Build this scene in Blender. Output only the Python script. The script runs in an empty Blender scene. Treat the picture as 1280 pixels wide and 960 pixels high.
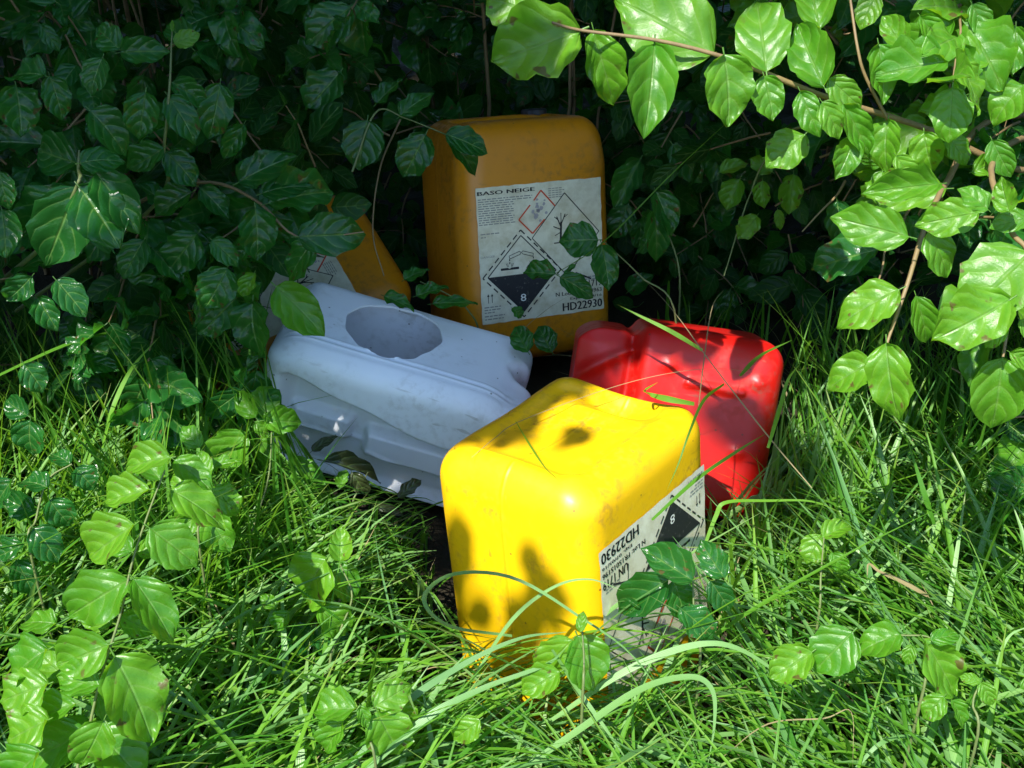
import bpy, bmesh, math, random
import numpy as np
from mathutils import Vector, Matrix

random.seed(7)
rng = np.random.default_rng(11)
scene = bpy.context.scene
COL = scene.collection
rad = math.radians

# ------------------------------------------------------------------ camera
CAM_H, PITCH, FPX = 1.29, rad(28.0), 1507.0
cam_data = bpy.data.cameras.new("camera")
cam = bpy.data.objects.new("camera", cam_data)
COL.objects.link(cam)
cam.location = (0, 0, CAM_H)
cam.rotation_euler = (math.pi / 2 - PITCH, 0, 0)
cam_data.sensor_width = 36.0
cam_data.lens = 36.0 * FPX / 1280.0
cam_data.clip_start = 0.05
cam_data.clip_end = 300.0
scene.camera = cam

# ------------------------------------------------------------------ light
SUN_EL, SUN_AZ = rad(52.0), math.atan2(-0.52, -0.854)      # azimuth as atan2(x, y) of the direction to the sun
SDIR = np.array([math.sin(SUN_AZ) * math.cos(SUN_EL), math.cos(SUN_AZ) * math.cos(SUN_EL), math.sin(SUN_EL)])
world = bpy.data.worlds.new("World")
scene.world = world
world.use_nodes = True
wn = world.node_tree
sky = wn.nodes.new("ShaderNodeTexSky")
sky.sky_type = 'NISHITA'
sky.sun_disc = False
sky.sun_elevation = SUN_EL
sky.sun_rotation = SUN_AZ
bgn = wn.nodes["Background"]
bgn.inputs["Strength"].default_value = 0.15
sky.ozone_density = 4.0
sky.dust_density = 0.3
wn.links.new(sky.outputs[0], bgn.inputs["Color"])
sun_data = bpy.data.lights.new("sun", 'SUN')
sun_data.energy = 4.6
sun_data.angle = rad(0.5)
sun_data.color = (1.0, 0.965, 0.90)
sun = bpy.data.objects.new("sun", sun_data)
COL.objects.link(sun)
sun.location = Vector(SDIR) * 8
sun.rotation_euler = Vector(-SDIR).to_track_quat('-Z', 'Y').to_euler()
vs = scene.view_settings
vs.view_transform = 'Standard'
vs.look = 'None'
vs.gamma = 1.0
vs.exposure = 1.45
vs.use_curve_mapping = False
scene.cycles.max_bounces = 8
scene.cycles.transmission_bounces = 6
scene.cycles.caustics_reflective = False
scene.cycles.caustics_refractive = False

# ------------------------------------------------------------------ helpers
CC, SS = math.cos(PITCH), math.sin(PITCH)
RV, FV, UV_ = np.array([1., 0, 0]), np.array([0, CC, -SS]), np.array([0, SS, CC])
CAMP = np.array([0, 0, CAM_H])

def P(px, py, z):
    """place seen at a photo pixel, z metres in front of the camera"""
    return CAMP + z * (FV + RV * (px - 640) / FPX + UV_ * (480 - py) / FPX)

def proj(p):
    d = np.asarray(p) - CAMP
    z = d @ FV
    zz = np.where(np.abs(z) < 1e-6, 1e-6, z)
    return 640 + FPX * (d @ RV) / zz, 480 - FPX * (d @ UV_) / zz, z

def ground_z(x, y):
    x = np.asarray(x, float); y = np.asarray(y, float)
    t = np.clip((y - 1.35) / 1.1, 0, 1)
    z = 0.15 * t * t * (3 - 2 * t) + 0.10 * np.clip(y - 2.3, 0, 40)
    return z + 0.012 * np.sin(7 * x + 3 * y) + 0.010 * np.sin(11 * y - 5 * x)

def new_obj(name, mesh, mat=None, parent=None, **props):
    o = bpy.data.objects.new(name, mesh)
    COL.objects.link(o)
    if mesh is not None and mat is not None and len(mesh.materials) == 0:
        mesh.materials.append(mat)
    if parent is not None:
        o.parent = parent
    for k, v in props.items():
        o[k] = v
    return o

def empty(name, loc, label, cat, group=None):
    o = new_obj(name, None)
    o.empty_display_size = 0.05
    o.location = loc
    o["label"] = label
    o["category"] = cat
    if group:
        o["group"] = group
    return o

def mesh_np(name, verts, quads, uv=None, smooth=True, colors=None):
    """verts (N,3), quads (M,4) or (M,3); uv (N,2) per vertex"""
    verts = np.asarray(verts, np.float32); quads = np.asarray(quads, np.int32)
    me = bpy.data.meshes.new(name)
    k = quads.shape[1]
    me.vertices.add(len(verts)); me.vertices.foreach_set("co", verts.ravel())
    me.loops.add(quads.size); me.loops.foreach_set("vertex_index", quads.ravel())
    me.polygons.add(len(quads))
    me.polygons.foreach_set("loop_start", np.arange(0, quads.size, k, dtype=np.int32))
    me.polygons.foreach_set("loop_total", np.full(len(quads), k, np.int32))
    me.polygons.foreach_set("use_smooth", np.full(len(quads), smooth, bool))
    if uv is not None:
        l = me.uv_layers.new(name="UVMap")
        l.data.foreach_set("uv", np.asarray(uv, np.float32)[quads.ravel()].ravel())
    if colors is not None:
        a = me.attributes.new("tint", 'FLOAT', 'POINT')
        a.data.foreach_set("value", np.asarray(colors, np.float32))
    me.update(calc_edges=True)
    me.validate()
    return me

def catmull(pts, n):
    pts = np.asarray(pts, float)
    if len(pts) == 2:
        t = np.linspace(0, 1, n)[:, None]
        return pts[0] * (1 - t) + pts[1] * t
    q = np.vstack([2 * pts[0] - pts[1], pts, 2 * pts[-1] - pts[-2]])
    out = []
    m = len(pts) - 1
    for s in np.linspace(0, m, n):
        i = min(int(s), m - 1); t = s - i
        a, b, c, d = q[i], q[i + 1], q[i + 2], q[i + 3]
        out.append(.5 * ((2 * b) + (c - a) * t + (2 * a - 5 * b + 4 * c - d) * t * t + (3 * b - a - 3 * c + d) * t ** 3))
    return np.array(out)

def tube_arrays(path, r0, r1, sides=5):
    path = np.asarray(path, float); n = len(path)
    tan = np.gradient(path, axis=0)
    tan /= np.linalg.norm(tan, axis=1)[:, None] + 1e-9
    ref = np.array([0.31, 0.2, 0.93])
    a = np.cross(tan, ref); a /= np.linalg.norm(a, axis=1)[:, None] + 1e-9
    b = np.cross(tan, a)
    rr = np.linspace(r0, r1, n)
    ang = np.linspace(0, 2 * np.pi, sides, endpoint=False)
    v = path[:, None, :] + rr[:, None, None] * (np.cos(ang)[None, :, None] * a[:, None, :] + np.sin(ang)[None, :, None] * b[:, None, :])
    v = v.reshape(-1, 3)
    q = []
    for i in range(n - 1):
        for j in range(sides):
            k = (j + 1) % sides
            q.append((i * sides + j, i * sides + k, (i + 1) * sides + k, (i + 1) * sides + j))
    return v, np.array(q, np.int32)

def tube_mesh(name, path, r0, r1, sides=6):
    v, q = tube_arrays(path, r0, r1, sides)
    return mesh_np(name, v, q)

class Acc:
    """collects many small pieces into one mesh"""
    def __init__(s): s.v, s.q, s.u, s.c, s.n = [], [], [], [], 0
    def add(s, v, q, u=None, c=0.5):
        s.v.append(v); s.q.append(q + s.n); s.n += len(v)
        s.u.append(u if u is not None else np.zeros((len(v), 2)))
        s.c.append(np.full(len(v), c))
    def mesh(s, name):
        return mesh_np(name, np.vstack(s.v), np.vstack(s.q), np.vstack(s.u), colors=np.concatenate(s.c))

# ------------------------------------------------------------------ materials
class N:
    def __init__(s, name):
        s.m = bpy.data.materials.new(name); s.m.use_nodes = True
        s.t = s.m.node_tree; s.t.nodes.clear()
        s.out = s.t.nodes.new("ShaderNodeOutputMaterial")
    def node(s, typ, **kw):
        n = s.t.nodes.new("ShaderNode" + typ)
        for k, v in kw.items(): setattr(n, k, v)
        return n
    def set(s, n, key, val):
        if isinstance(val, bpy.types.NodeSocket): s.t.links.new(val, n.inputs[key])
        else: n.inputs[key].default_value = val
    def math(s, op, a, b=0.0, c=None, clamp=False):
        n = s.node("Math", operation=op, use_clamp=clamp)
        s.set(n, 0, a); s.set(n, 1, b)
        if c is not None: s.set(n, 2, c)
        return n.outputs[0]
    def noise(s, scale, detail=3.0, rough=0.55, vec=None):
        n = s.node("TexNoise")
        s.set(n, "Scale", scale); s.set(n, "Detail", detail); s.set(n, "Roughness", rough)
        if vec is not None: s.set(n, "Vector", vec)
        return n.outputs["Fac"]
    def ramp(s, fac, stops):
        n = s.node("ValToRGB")
        s.set(n, "Fac", fac)
        e = n.color_ramp.elements
        while len(e) < len(stops): e.new(0.5)
        for el, (p, c) in zip(e, stops):
            el.position = p; el.color = (c, c, c, 1) if not isinstance(c, tuple) else (*c, 1)
        return n.outputs[0]
    def mix(s, fac, a, b, blend='MIX'):
        n = s.node("Mix", data_type='RGBA', blend_type=blend)
        s.set(n, 0, fac)
        for i, v in ((6, a), (7, b)):
            if isinstance(v, tuple): v = (*v, 1)
            s.set(n, i, v)
        return n.outputs[2]
    def bump(s, h, strength, dist, normal=None):
        n = s.node("Bump")
        s.set(n, "Height", h); s.set(n, "Strength", strength); s.set(n, "Distance", dist)
        if normal is not None: s.set(n, "Normal", normal)
        return n.outputs[0]
    def bsdf(s, color, rough, normal=None, spec=0.5, coat=0.0, translucent=None, tfac=0.0):
        b = s.node("BsdfPrincipled")
        s.set(b, "Base Color", (*color, 1) if isinstance(color, tuple) else color)
        s.set(b, "Roughness", rough)
        s.set(b, "Specular IOR Level", spec)
        s.set(b, "Coat Weight", coat)
        s.set(b, "Coat Roughness", 0.2)
        if normal is not None: s.set(b, "Normal", normal)
        o = b.outputs[0]
        if translucent is not None:
            t = s.node("BsdfTranslucent")
            s.set(t, "Color", (*translucent, 1) if isinstance(translucent, tuple) else translucent)
            m = s.node("MixShader")
            s.set(m, 0, tfac); s.t.links.new(o, m.inputs[1]); s.t.links.new(t.outputs[0], m.inputs[2])
            o = m.outputs[0]
        s.t.links.new(o, s.out.inputs["Surface"])
        return s.m

def leaf_material(name, dark, light, trans, tfac=0.38, per_object=True, rough=0.34, spec=0.5):
    m = N(name)
    uv = m.node("UVMap").outputs[0]
    sep = m.node("SeparateXYZ"); m.set(sep, 0, uv)
    u, v = sep.outputs[0], sep.outputs[1]                # u across -1..1 stored as 0..1, v along
    ax = m.math('ABSOLUTE', m.math('MULTIPLY_ADD', u, 2.0, -1.0))
    if per_object:
        rnd = m.node("ObjectInfo").outputs["Random"]
    else:
        a = m.node("Attribute"); a.attribute_name = "tint"; rnd = a.outputs["Fac"]
    # arching side veins that leave the midrib and bend towards the tip
    bend = m.math('MULTIPLY', m.math('POWER', ax, 1.5), 0.42)
    ph = m.math('MULTIPLY', m.math('SUBTRACT', v, bend), 4.2)
    tri = m.math('ABSOLUTE', m.math('SUBTRACT', m.math('FRACT', ph), 0.5))       # 0 on a vein
    side = m.ramp(tri, [(0.0, 1.0), (0.09, 0.0)])
    mid = m.ramp(ax, [(0.0, 1.0), (0.07, 0.0)])
    fade = m.ramp(ax, [(0.55, 1.0), (1.0, 0.15)])
    vein = m.math('MAXIMUM', m.math('MULTIPLY', side, m.math('MULTIPLY', fade, 0.55)), mid)
    geo = m.node("TexCoord").outputs["Object"]
    n1 = m.noise(3.0 if per_object else 25.0, 3.0, .6, geo)
    col = m.mix(rnd, dark, light)
    col = m.mix(m.ramp(n1, [(0.35, 0.0), (0.7, 0.55)]), col, light)
    # yellowed and browned spots on some leaves
    spot = m.math('MULTIPLY', m.ramp(m.noise(5.0 if per_object else 60, 2, .5, geo), [(0.64, 0.0), (0.69, 1.0)]), m.ramp(rnd, [(0.45, 0.0), (0.55, 0.85)]))
    col = m.mix(m.math('MULTIPLY', vein, 0.6), col, (0.17, 0.30, 0.07))
    col = m.mix(m.math('MULTIPLY', m.ramp(tri, [(0.1, 0.0), (0.5, 0.45)]), m.ramp(ax, [(0.5, 1.0), (1.0, 0.2)])), col, dark)
    col = m.mix(spot, col, (0.10, 0.07, 0.02))
    pillow = m.math('SUBTRACT', m.math('SMOOTH_MIN', tri, 0.32, 0.2), m.math('MULTIPLY', mid, 0.3))
    h = m.math('ADD', pillow, m.math('MULTIPLY', m.noise(14.0 if per_object else 140, 3, .6, geo), 0.25))
    nrm = m.bump(h, 0.5, 0.0065)
    ro = m.math('ADD', m.math('MULTIPLY', m.noise(6.0 if per_object else 70, 2, .5, geo), 0.22), rough - 0.1)
    tc = m.mix(m.math('MULTIPLY', vein, 0.4), trans, (0.10, 0.18, 0.02))
    tc = m.mix(spot, tc, (0.06, 0.03, 0.01))
    return m.bsdf(col, ro, nrm, spec, 0.0, tc, tfac)

M = {}
M['leaf'] = leaf_material("dogwood_leaf", (0.006, 0.050, 0.010), (0.020, 0.110, 0.016), (0.10, 0.40, 0.02), rough=0.22, spec=0.33)  # shaded copy of the leaf: shade is put into the darker colour
M['leaf_bright'] = leaf_material("dogwood_sunlit_leaf", (0.034, 0.155, 0.008), (0.105, 0.255, 0.012), (0.28, 0.56, 0.015), 0.42, rough=0.38, spec=0.42)  # sunlit copy of the same leaf: sunlight is put into the colour
M['leaf_mass'] = leaf_material("dogwood_leaf_mass", (0.004, 0.028, 0.006), (0.012, 0.062, 0.010), (0.07, 0.26, 0.015), per_object=False, rough=0.30, spec=0.14)  # darkest copy: the deep shade of the hedge is put into the colour
M['leaf_dead'] = leaf_material("withered_leaf", (0.035, 0.05, 0.018), (0.05, 0.06, 0.02), (0.06, 0.07, 0.02), 0.2)

def grass_material(name, a, b, trans, tfac=0.38, rough=0.46, spec=0.28):
    m = N(name)
    at = m.node("Attribute"); at.attribute_name = "tint"; rnd = at.outputs["Fac"]
    uv = m.node("UVMap").outputs[0]
    sep = m.node("SeparateXYZ"); m.set(sep, 0, uv)
    col = m.mix(rnd, a, b)
    stripe = m.math('ABSOLUTE', m.math('SUBTRACT', m.math('FRACT', m.math('MULTIPLY', sep.outputs[0], 5.0)), 0.5))
    nrm = m.bump(stripe, 0.35, 0.0008)
    tipf = m.ramp(sep.outputs[1], [(0.82, 0.0), (1.0, 0.55)])
    col = m.mix(m.math('MULTIPLY', tipf, m.ramp(rnd, [(0.6, 0.0), (0.9, 1.0)])), col, (0.22, 0.17, 0.06))
    return m.bsdf(col, rough, nrm, spec, 0.0, trans, tfac)

M['grass'] = grass_material("grass_blades", (0.028, 0.130, 0.010), (0.115, 0.265, 0.020), (0.24, 0.50, 0.02))
M['grass_pale'] = grass_material("broad_grass_blades", (0.075, 0.190, 0.050), (0.16, 0.30, 0.085), (0.22, 0.42, 0.07), 0.30, 0.42, 0.40)
M['straw'] = grass_material("dry_straw", (0.15, 0.115, 0.05), (0.27, 0.225, 0.11), (0.22, 0.17, 0.07), 0.2, 0.6)

def bark_mat(name, a, b):
    m = N(name)
    g = m.node("TexCoord").outputs["Object"]
    n = m.noise(60, 4, .6, g)
    return m.bsdf(m.mix(n, a, b), 0.6, m.bump(n, 0.4, 0.003))
M['stem'] = bark_mat("reddish_twig", (0.10, 0.055, 0.025), (0.20, 0.15, 0.06))
M['stem_green'] = bark_mat("green_twig", (0.06, 0.11, 0.025), (0.13, 0.14, 0.045))
M['bark'] = bark_mat("bark", (0.05, 0.04, 0.03), (0.13, 0.10, 0.07))

m = N("soil")
g = m.node("TexCoord").outputs["Object"]
n = m.noise(18, 6, .65, g)
M['soil'] = m.bsdf(m.mix(n, (0.012, 0.010, 0.006), (0.036, 0.029, 0.016)), 0.9, m.bump(n, 0.8, 0.02), 0.2)

def plastic(name, base, trans, tfac, rough=0.33, dirt=(0.10, 0.07, 0.02), dirt_amt=0.5, speck=True, seam=False):
    m = N(name)
    g = m.node("TexCoord").outputs["Object"]
    big = m.noise(9, 5, .6, g)
    fine = m.noise(75, 4, .6, g)
    mp = m.node("Mapping"); m.set(mp, "Vector", g); m.set(mp, "Scale", (30, 240, 30))
    scr = m.noise(1.0, 2, .5, mp.outputs[0])
    col = m.mix(m.math('MULTIPLY', m.ramp(big, [(0.35, 0.0), (0.75, 1.0)]), 0.16), base, tuple(c * 0.72 for c in base))
    grime = m.math('MULTIPLY', m.ramp(big, [(0.46, 0.0), (0.66, 1.0)]), m.ramp(fine, [(0.48, 0.0), (0.64, 1.0)]))
    col = m.mix(m.math('MULTIPLY', grime, dirt_amt), col, dirt)
    if speck:
        vo = m.node("TexVoronoi", feature='F1'); m.set(vo, "Vector", g); m.set(vo, "Scale", 42.0); m.set(vo, "Randomness", 1.0)
        sp = m.math('MULTIPLY', m.ramp(vo.outputs["Distance"], [(0.05, 1.0), (0.09, 0.0)]), m.ramp(m.noise(23, 1, .5, g), [(0.49, 0.0), (0.52, 1.0)]))
        col = m.mix(m.math('MULTIPLY', sp, 0.8), col, (0.05, 0.035, 0.015))
    mp2 = m.node("Mapping"); m.set(mp2, "Vector", g); m.set(mp2, "Scale", (14, 190, 60)); m.set(mp2, "Rotation", (.5, .3, .7))
    sc2 = m.math('MULTIPLY', m.ramp(m.noise(1.0, 2, .5, mp2.outputs[0]), [(0.66, 0.0), (0.70, 1.0)]), m.ramp(m.noise(6, 2, .5, g), [(0.48, 0.0), (0.6, 1.0)]))
    col = m.mix(m.math('MULTIPLY', sc2, 0.45), col, dirt)
    ro = m.math('ADD', m.math('MULTIPLY', fine, 0.2), rough - 0.08)
    ro = m.math('ADD', ro, m.math('MULTIPLY', grime, 0.25))
    hh = m.math('ADD', m.math('MULTIPLY', m.noise(140, 2, .5, g), 0.25), m.math('MULTIPLY', scr, 0.35))
    nrm = m.bump(hh, 0.16, 0.002)
    if seam:
        sx_ = m.node("SeparateXYZ"); m.set(sx_, 0, g)
        ln = m.ramp(m.math('ABSOLUTE', sx_.outputs[1]), [(0.0, 1.0), (0.0018, 0.0)])
        nrm = m.bump(ln, 0.8, 0.0012, nrm)
    return m.bsdf(col, ro, nrm, 0.5, 0.0, trans, tfac)

M['yellow'] = plastic("yellow_plastic", (0.82, 0.49, 0.003), (0.85, 0.47, 0.003), 0.22, 0.40, dirt_amt=0.6, seam=True)
M['yellow_old'] = plastic("amber_plastic", (0.56, 0.21, 0.003), (0.60, 0.20, 0.003), 0.12, 0.38, seam=True)
M['white'] = plastic("white_plastic", (0.86, 0.88, 0.92), (0.88, 0.90, 0.94), 0.12, 0.40, (0.30, 0.27, 0.22), 0.30)
M['red'] = plastic("red_plastic", (0.54, 0.006, 0.003), (0.6, 0.006, 0.003), 0.18, 0.40, (0.22, 0.08, 0.05), 0.35)
M['cap'] = plastic("black_plastic", (0.02, 0.02, 0.022), (0.01, 0.01, 0.01), 0.0, 0.45)

m = N("label_paper")
g = m.node("TexCoord").outputs["Object"]
n = m.noise(30, 5, .65, g)
c = m.mix(m.ramp(n, [(0.42, 0.0), (0.72, 0.9)]), (0.64, 0.60, 0.45), (0.42, 0.36, 0.22))
M['paper'] = m.bsdf(c, 0.45, m.bump(n, 0.15, 0.001), 0.4)
def ink(name, col):
    m = N(name)
    g = m.node("TexCoord").outputs["Object"]
    n = m.noise(160, 3, .6, g)
    return m.bsdf(m.mix(m.ramp(n, [(0.60, 0.0), (0.85, 0.35)]), col, (0.5, 0.47, 0.4)), 0.5, None, 0.3)
M['ink'] = ink("black_ink", (0.018, 0.018, 0.02))
M['ink_grey'] = ink("grey_ink", (0.22, 0.21, 0.19))
M['ink_red'] = ink("red_ink", (0.55, 0.06, 0.02))
M['ink_white'] = ink("white_ink", (0.7, 0.68, 0.6))
M['ink_smear'] = ink("smear", (0.33, 0.30, 0.30))
M['orange'] = plastic("orange_plastic", (0.75, 0.10, 0.01), (0.7, 0.1, 0.01), 0.1, 0.4, speck=False)

# ------------------------------------------------------------------ ground
gx = np.concatenate([np.linspace(-40, -2.2, 16), np.linspace(-2, 2, 90), np.linspace(2.2, 40, 16)])
gy = np.concatenate([np.linspace(-40, 0.3, 16), np.linspace(0.4, 4.4, 90), np.linspace(4.8, 60, 16)])
X, Y = np.meshgrid(gx, gy, indexing='ij')
Z = np.clip(ground_z(X, Y), -5, 1.2) + 0.008 * rng.standard_normal(X.shape) * ((np.abs(X) < 2) & (Y < 4.4) & (Y > .4))
idx = np.arange(X.size).reshape(X.shape)
q = np.stack([idx[:-1, :-1], idx[1:, :-1], idx[1:, 1:], idx[:-1, 1:]], -1).reshape(-1, 4)
new_obj("ground", mesh_np("ground", np.stack([X, Y, Z], -1).reshape(-1, 3), q), M['soil'], kind="structure",
        label="dark damp soil of the bank under grass and bushes")

# ------------------------------------------------------------------ jerrycans
def smooth(e0, e1, x):
    t = np.clip((x - e0) / (e1 - e0), 0, 1)
    return t * t * (3 - 2 * t)

def gauss(x, y, cx, cy, sx, sy):
    return np.exp(-(((x - cx) / sx) ** 2 + ((y - cy) / sy) ** 2))

def rounded_box(a, b, c, r, n=(44, 36, 60)):
    """grid of a box of half sizes a,b,c with rounded edges, centred at the origin; returns verts, quads"""
    def par(h, k):
        e = np.sin(np.linspace(0, 1, 7) * np.pi / 2) * r          # denser in the corners
        e = r * (1 - np.cos(np.linspace(0, np.pi / 2, 7)))
        inner = np.linspace(-h + r, h - r, k - 12)
        return np.concatenate([-h + e[:-1], inner, (h - e[:-1])[::-1]])
    xs, ys, zs = par(a, n[0]), par(b, n[1]), par(c, n[2])
    ids, verts, quads = {}, [], []
    def vid(i, j, k):
        key = (i, j, k)
        if key not in ids:
            ids[key] = len(verts); verts.append((xs[i], ys[j], zs[k]))
        return ids[key]
    I, J, K = len(xs) - 1, len(ys) - 1, len(zs) - 1
    for i in range(I):
        for j in range(J):
            quads.append((vid(i, j, 0), vid(i, j + 1, 0), vid(i + 1, j + 1, 0), vid(i + 1, j, 0)))
            quads.append((vid(i, j, K), vid(i + 1, j, K), vid(i + 1, j + 1, K), vid(i, j + 1, K)))
    for i in range(I):
        for k in range(K):
            quads.append((vid(i, 0, k), vid(i + 1, 0, k), vid(i + 1, 0, k + 1), vid(i, 0, k + 1)))
            quads.append((vid(i, J, k), vid(i, J, k + 1), vid(i + 1, J, k + 1), vid(i + 1, J, k)))
    for j in range(J):
        for k in range(K):
            quads.append((vid(0, j, k), vid(0, j, k + 1), vid(0, j + 1, k + 1), vid(0, j + 1, k)))
            quads.append((vid(I, j, k), vid(I, j + 1, k), vid(I, j + 1, k + 1), vid(I, j, k + 1)))
    v = np.array(verts)
    h = np.array([a, b, c])
    qv = np.clip(v, -(h - r), h - r)
    d = v - qv
    # cube-to-sphere mapping in the corner zones
    nz = np.abs(d) > 1e-9
    dn = np.where(nz, d / r, 0)
    x, y, z = dn.T
    s = np.stack([x * np.sqrt(np.maximum(0, 1 - y * y / 2 - z * z / 2 + y * y * z * z / 3)),
                  y * np.sqrt(np.maximum(0, 1 - z * z / 2 - x * x / 2 + z * z * x * x / 3)),
                  z * np.sqrt(np.maximum(0, 1 - x * x / 2 - y * y / 2 + x * x * y * y / 3))], 1)
    on = np.abs(np.abs(v) - h).min(1) < 1e-9
    # each surface point has at least one coordinate at +-h, so the mapped vector has length 1 in corners
    v = qv + s * r
    return v, np.array(quads, np.int32)

def dents(v, amp, seed, k=9.0):
    r = np.random.default_rng(seed)
    out = np.zeros(len(v))
    for _ in range(6):
        w = r.normal(0, k, 3)
        out += np.sin(v @ w + r.uniform(0, 6.28))
    return out * amp / 6

# the 25-litre can: local origin at centre; base at -z; label side at -y
CW, CD, CH = 0.315, 0.265, 0.47
def can_mesh(name, seed):
    a, b, c = CW / 2, CD / 2, CH / 2
    v, q = rounded_box(a, b, c, 0.046)
    x, y, z = v[:, 0].copy(), v[:, 1].copy(), v[:, 2].copy()
    # base (-z): shallow pan inside a rim, grip scoop at the back edge, four small feet
    base = smooth(-c + 0.03, -c + 0.002, z)
    pan = smooth(0.122, 0.104, np.abs(x)) * smooth(0.098, 0.080, np.abs(y))
    v[:, 2] += base * pan * 0.009
    scoop = gauss(x, y, -0.118, -0.01, 0.030, 0.058)
    v[:, 2] += base * scoop * 0.040
    ridge = gauss(x, y, -0.062, 0.0, 0.012, 0.070)
    v[:, 2] -= base * ridge * 0.006
    for sx in (-1, 1):
        for sy in (-1, 1):
            v[:, 2] -= base * gauss(x, y, sx * 0.108, sy * 0.083, 0.009, 0.009) * 0.008
    v[:, 2] += base * (0.005 * np.sin(21 * x + 2) * np.cos(14 * y) + 0.002 * np.sin(31 * x + 17 * y))
    # sides swell slightly, with soft dents
    side = smooth(c, c - 0.10, np.abs(z))
    v[:, 0] += np.sign(x) * side * smooth(a - .05, a, np.abs(x)) * (0.004 * np.cos(y / b * 1.4) + dents(v, 0.003, seed))
    v[:, 1] += np.sign(y) * side * smooth(b - .05, b, np.abs(y)) * (0.002 * np.cos(x / a * 1.4)) * (y > 0)
    # shoulder: top (+z) narrows, with a trough that the handle bridges
    top = smooth(c - 0.10, c, z)
    v[:, 0] *= 1 - 0.05 * top
    v[:, 1] *= 1 - 0.06 * top
    tr = smooth(c - 0.03, c - 0.004, z) * smooth(0.045, 0.028, np.abs(y)) * smooth(0.115, 0.09, np.abs(x + 0.01))
    v[:, 2] -= tr * 0.055
    return mesh_np(name, v, q)

def join_faces(pieces, name):
    """pieces: list of polygons (list of 3d points); flat polygons"""
    me = bpy.data.meshes.new(name)
    vv, ff = [], []
    for p in pieces:
        ff.append(tuple(range(len(vv), len(vv) + len(p)))); vv += [tuple(t) for t in p]
    me.from_pydata(vv, [], ff); me.update()
    return me

_tc = {}
def text_tris(s):
    if s in _tc: return _tc[s]
    cu = bpy.data.curves.new("text_tmp", 'FONT'); cu.body = s; cu.size = 1.0; cu.resolution_u = 2
    o = bpy.data.objects.new("text_tmp", cu); COL.objects.link(o)
    dg = bpy.context.evaluated_depsgraph_get(); dg.update()
    me = o.evaluated_get(dg).to_mesh()
    me.calc_loop_triangles()
    vv = [(p.co.x, p.co.y) for p in me.vertices]
    tris = [[vv[i] for i in t.vertices] for t in me.loop_triangles]
    o.evaluated_get(dg).to_mesh_clear()
    bpy.data.objects.remove(o); bpy.data.curves.remove(cu)
    xs = [p[0] for t in tris for p in t]; ys = [p[1] for t in tris for p in t]
    _tc[s] = (tris, min(xs), max(xs), min(ys), max(ys))
    return _tc[s]

class Print:
    """flat print in label coordinates: u right, v up, metres"""
    def __init__(s, W, H): s.W, s.H, s.d = W, H, {}
    def poly(s, ink, pts): s.d.setdefault(ink, []).append(pts)
    def text(s, ink, t, u0, v0, h, u1=None, bold=0.0):
        tris, x0, x1, y0, y1 = text_tris(t)
        sy = h / (y1 - y0)
        sx = (u1 - u0) / (x1 - x0) if u1 is not None else sy
        for ox in ((0.0,) if not bold else (-bold, -bold / 3, bold / 3, bold)):
            for tr in tris:
                s.poly(ink, [(u0 + ox + (x - x0) * sx, v0 + (y - y0) * sy) for x, y in tr])
    def line(s, ink, a, b, w, dash=None):
        a, b = np.array(a), np.array(b); L = np.linalg.norm(b - a); d = (b - a) / L; nrm = np.array([-d[1], d[0]]) * w / 2
        segs = [(0, L)]
        if dash:
            on, off = dash; segs = []; t = 0
            while t < L: segs.append((t, min(L, t + on))); t += on + off
        for t0, t1 in segs:
            p, r = a + d * t0, a + d * t1
            s.poly(ink, [tuple(p - nrm), tuple(r - nrm), tuple(r + nrm), tuple(p + nrm)])
    def diamond(s, ink, cx, cy, rx, ry, w, dash=None):
        c = [(cx, cy + ry), (cx + rx, cy), (cx, cy - ry), (cx - rx, cy)]
        for i in range(4): s.line(ink, c[i], c[(i + 1) % 4], w, dash)

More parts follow.
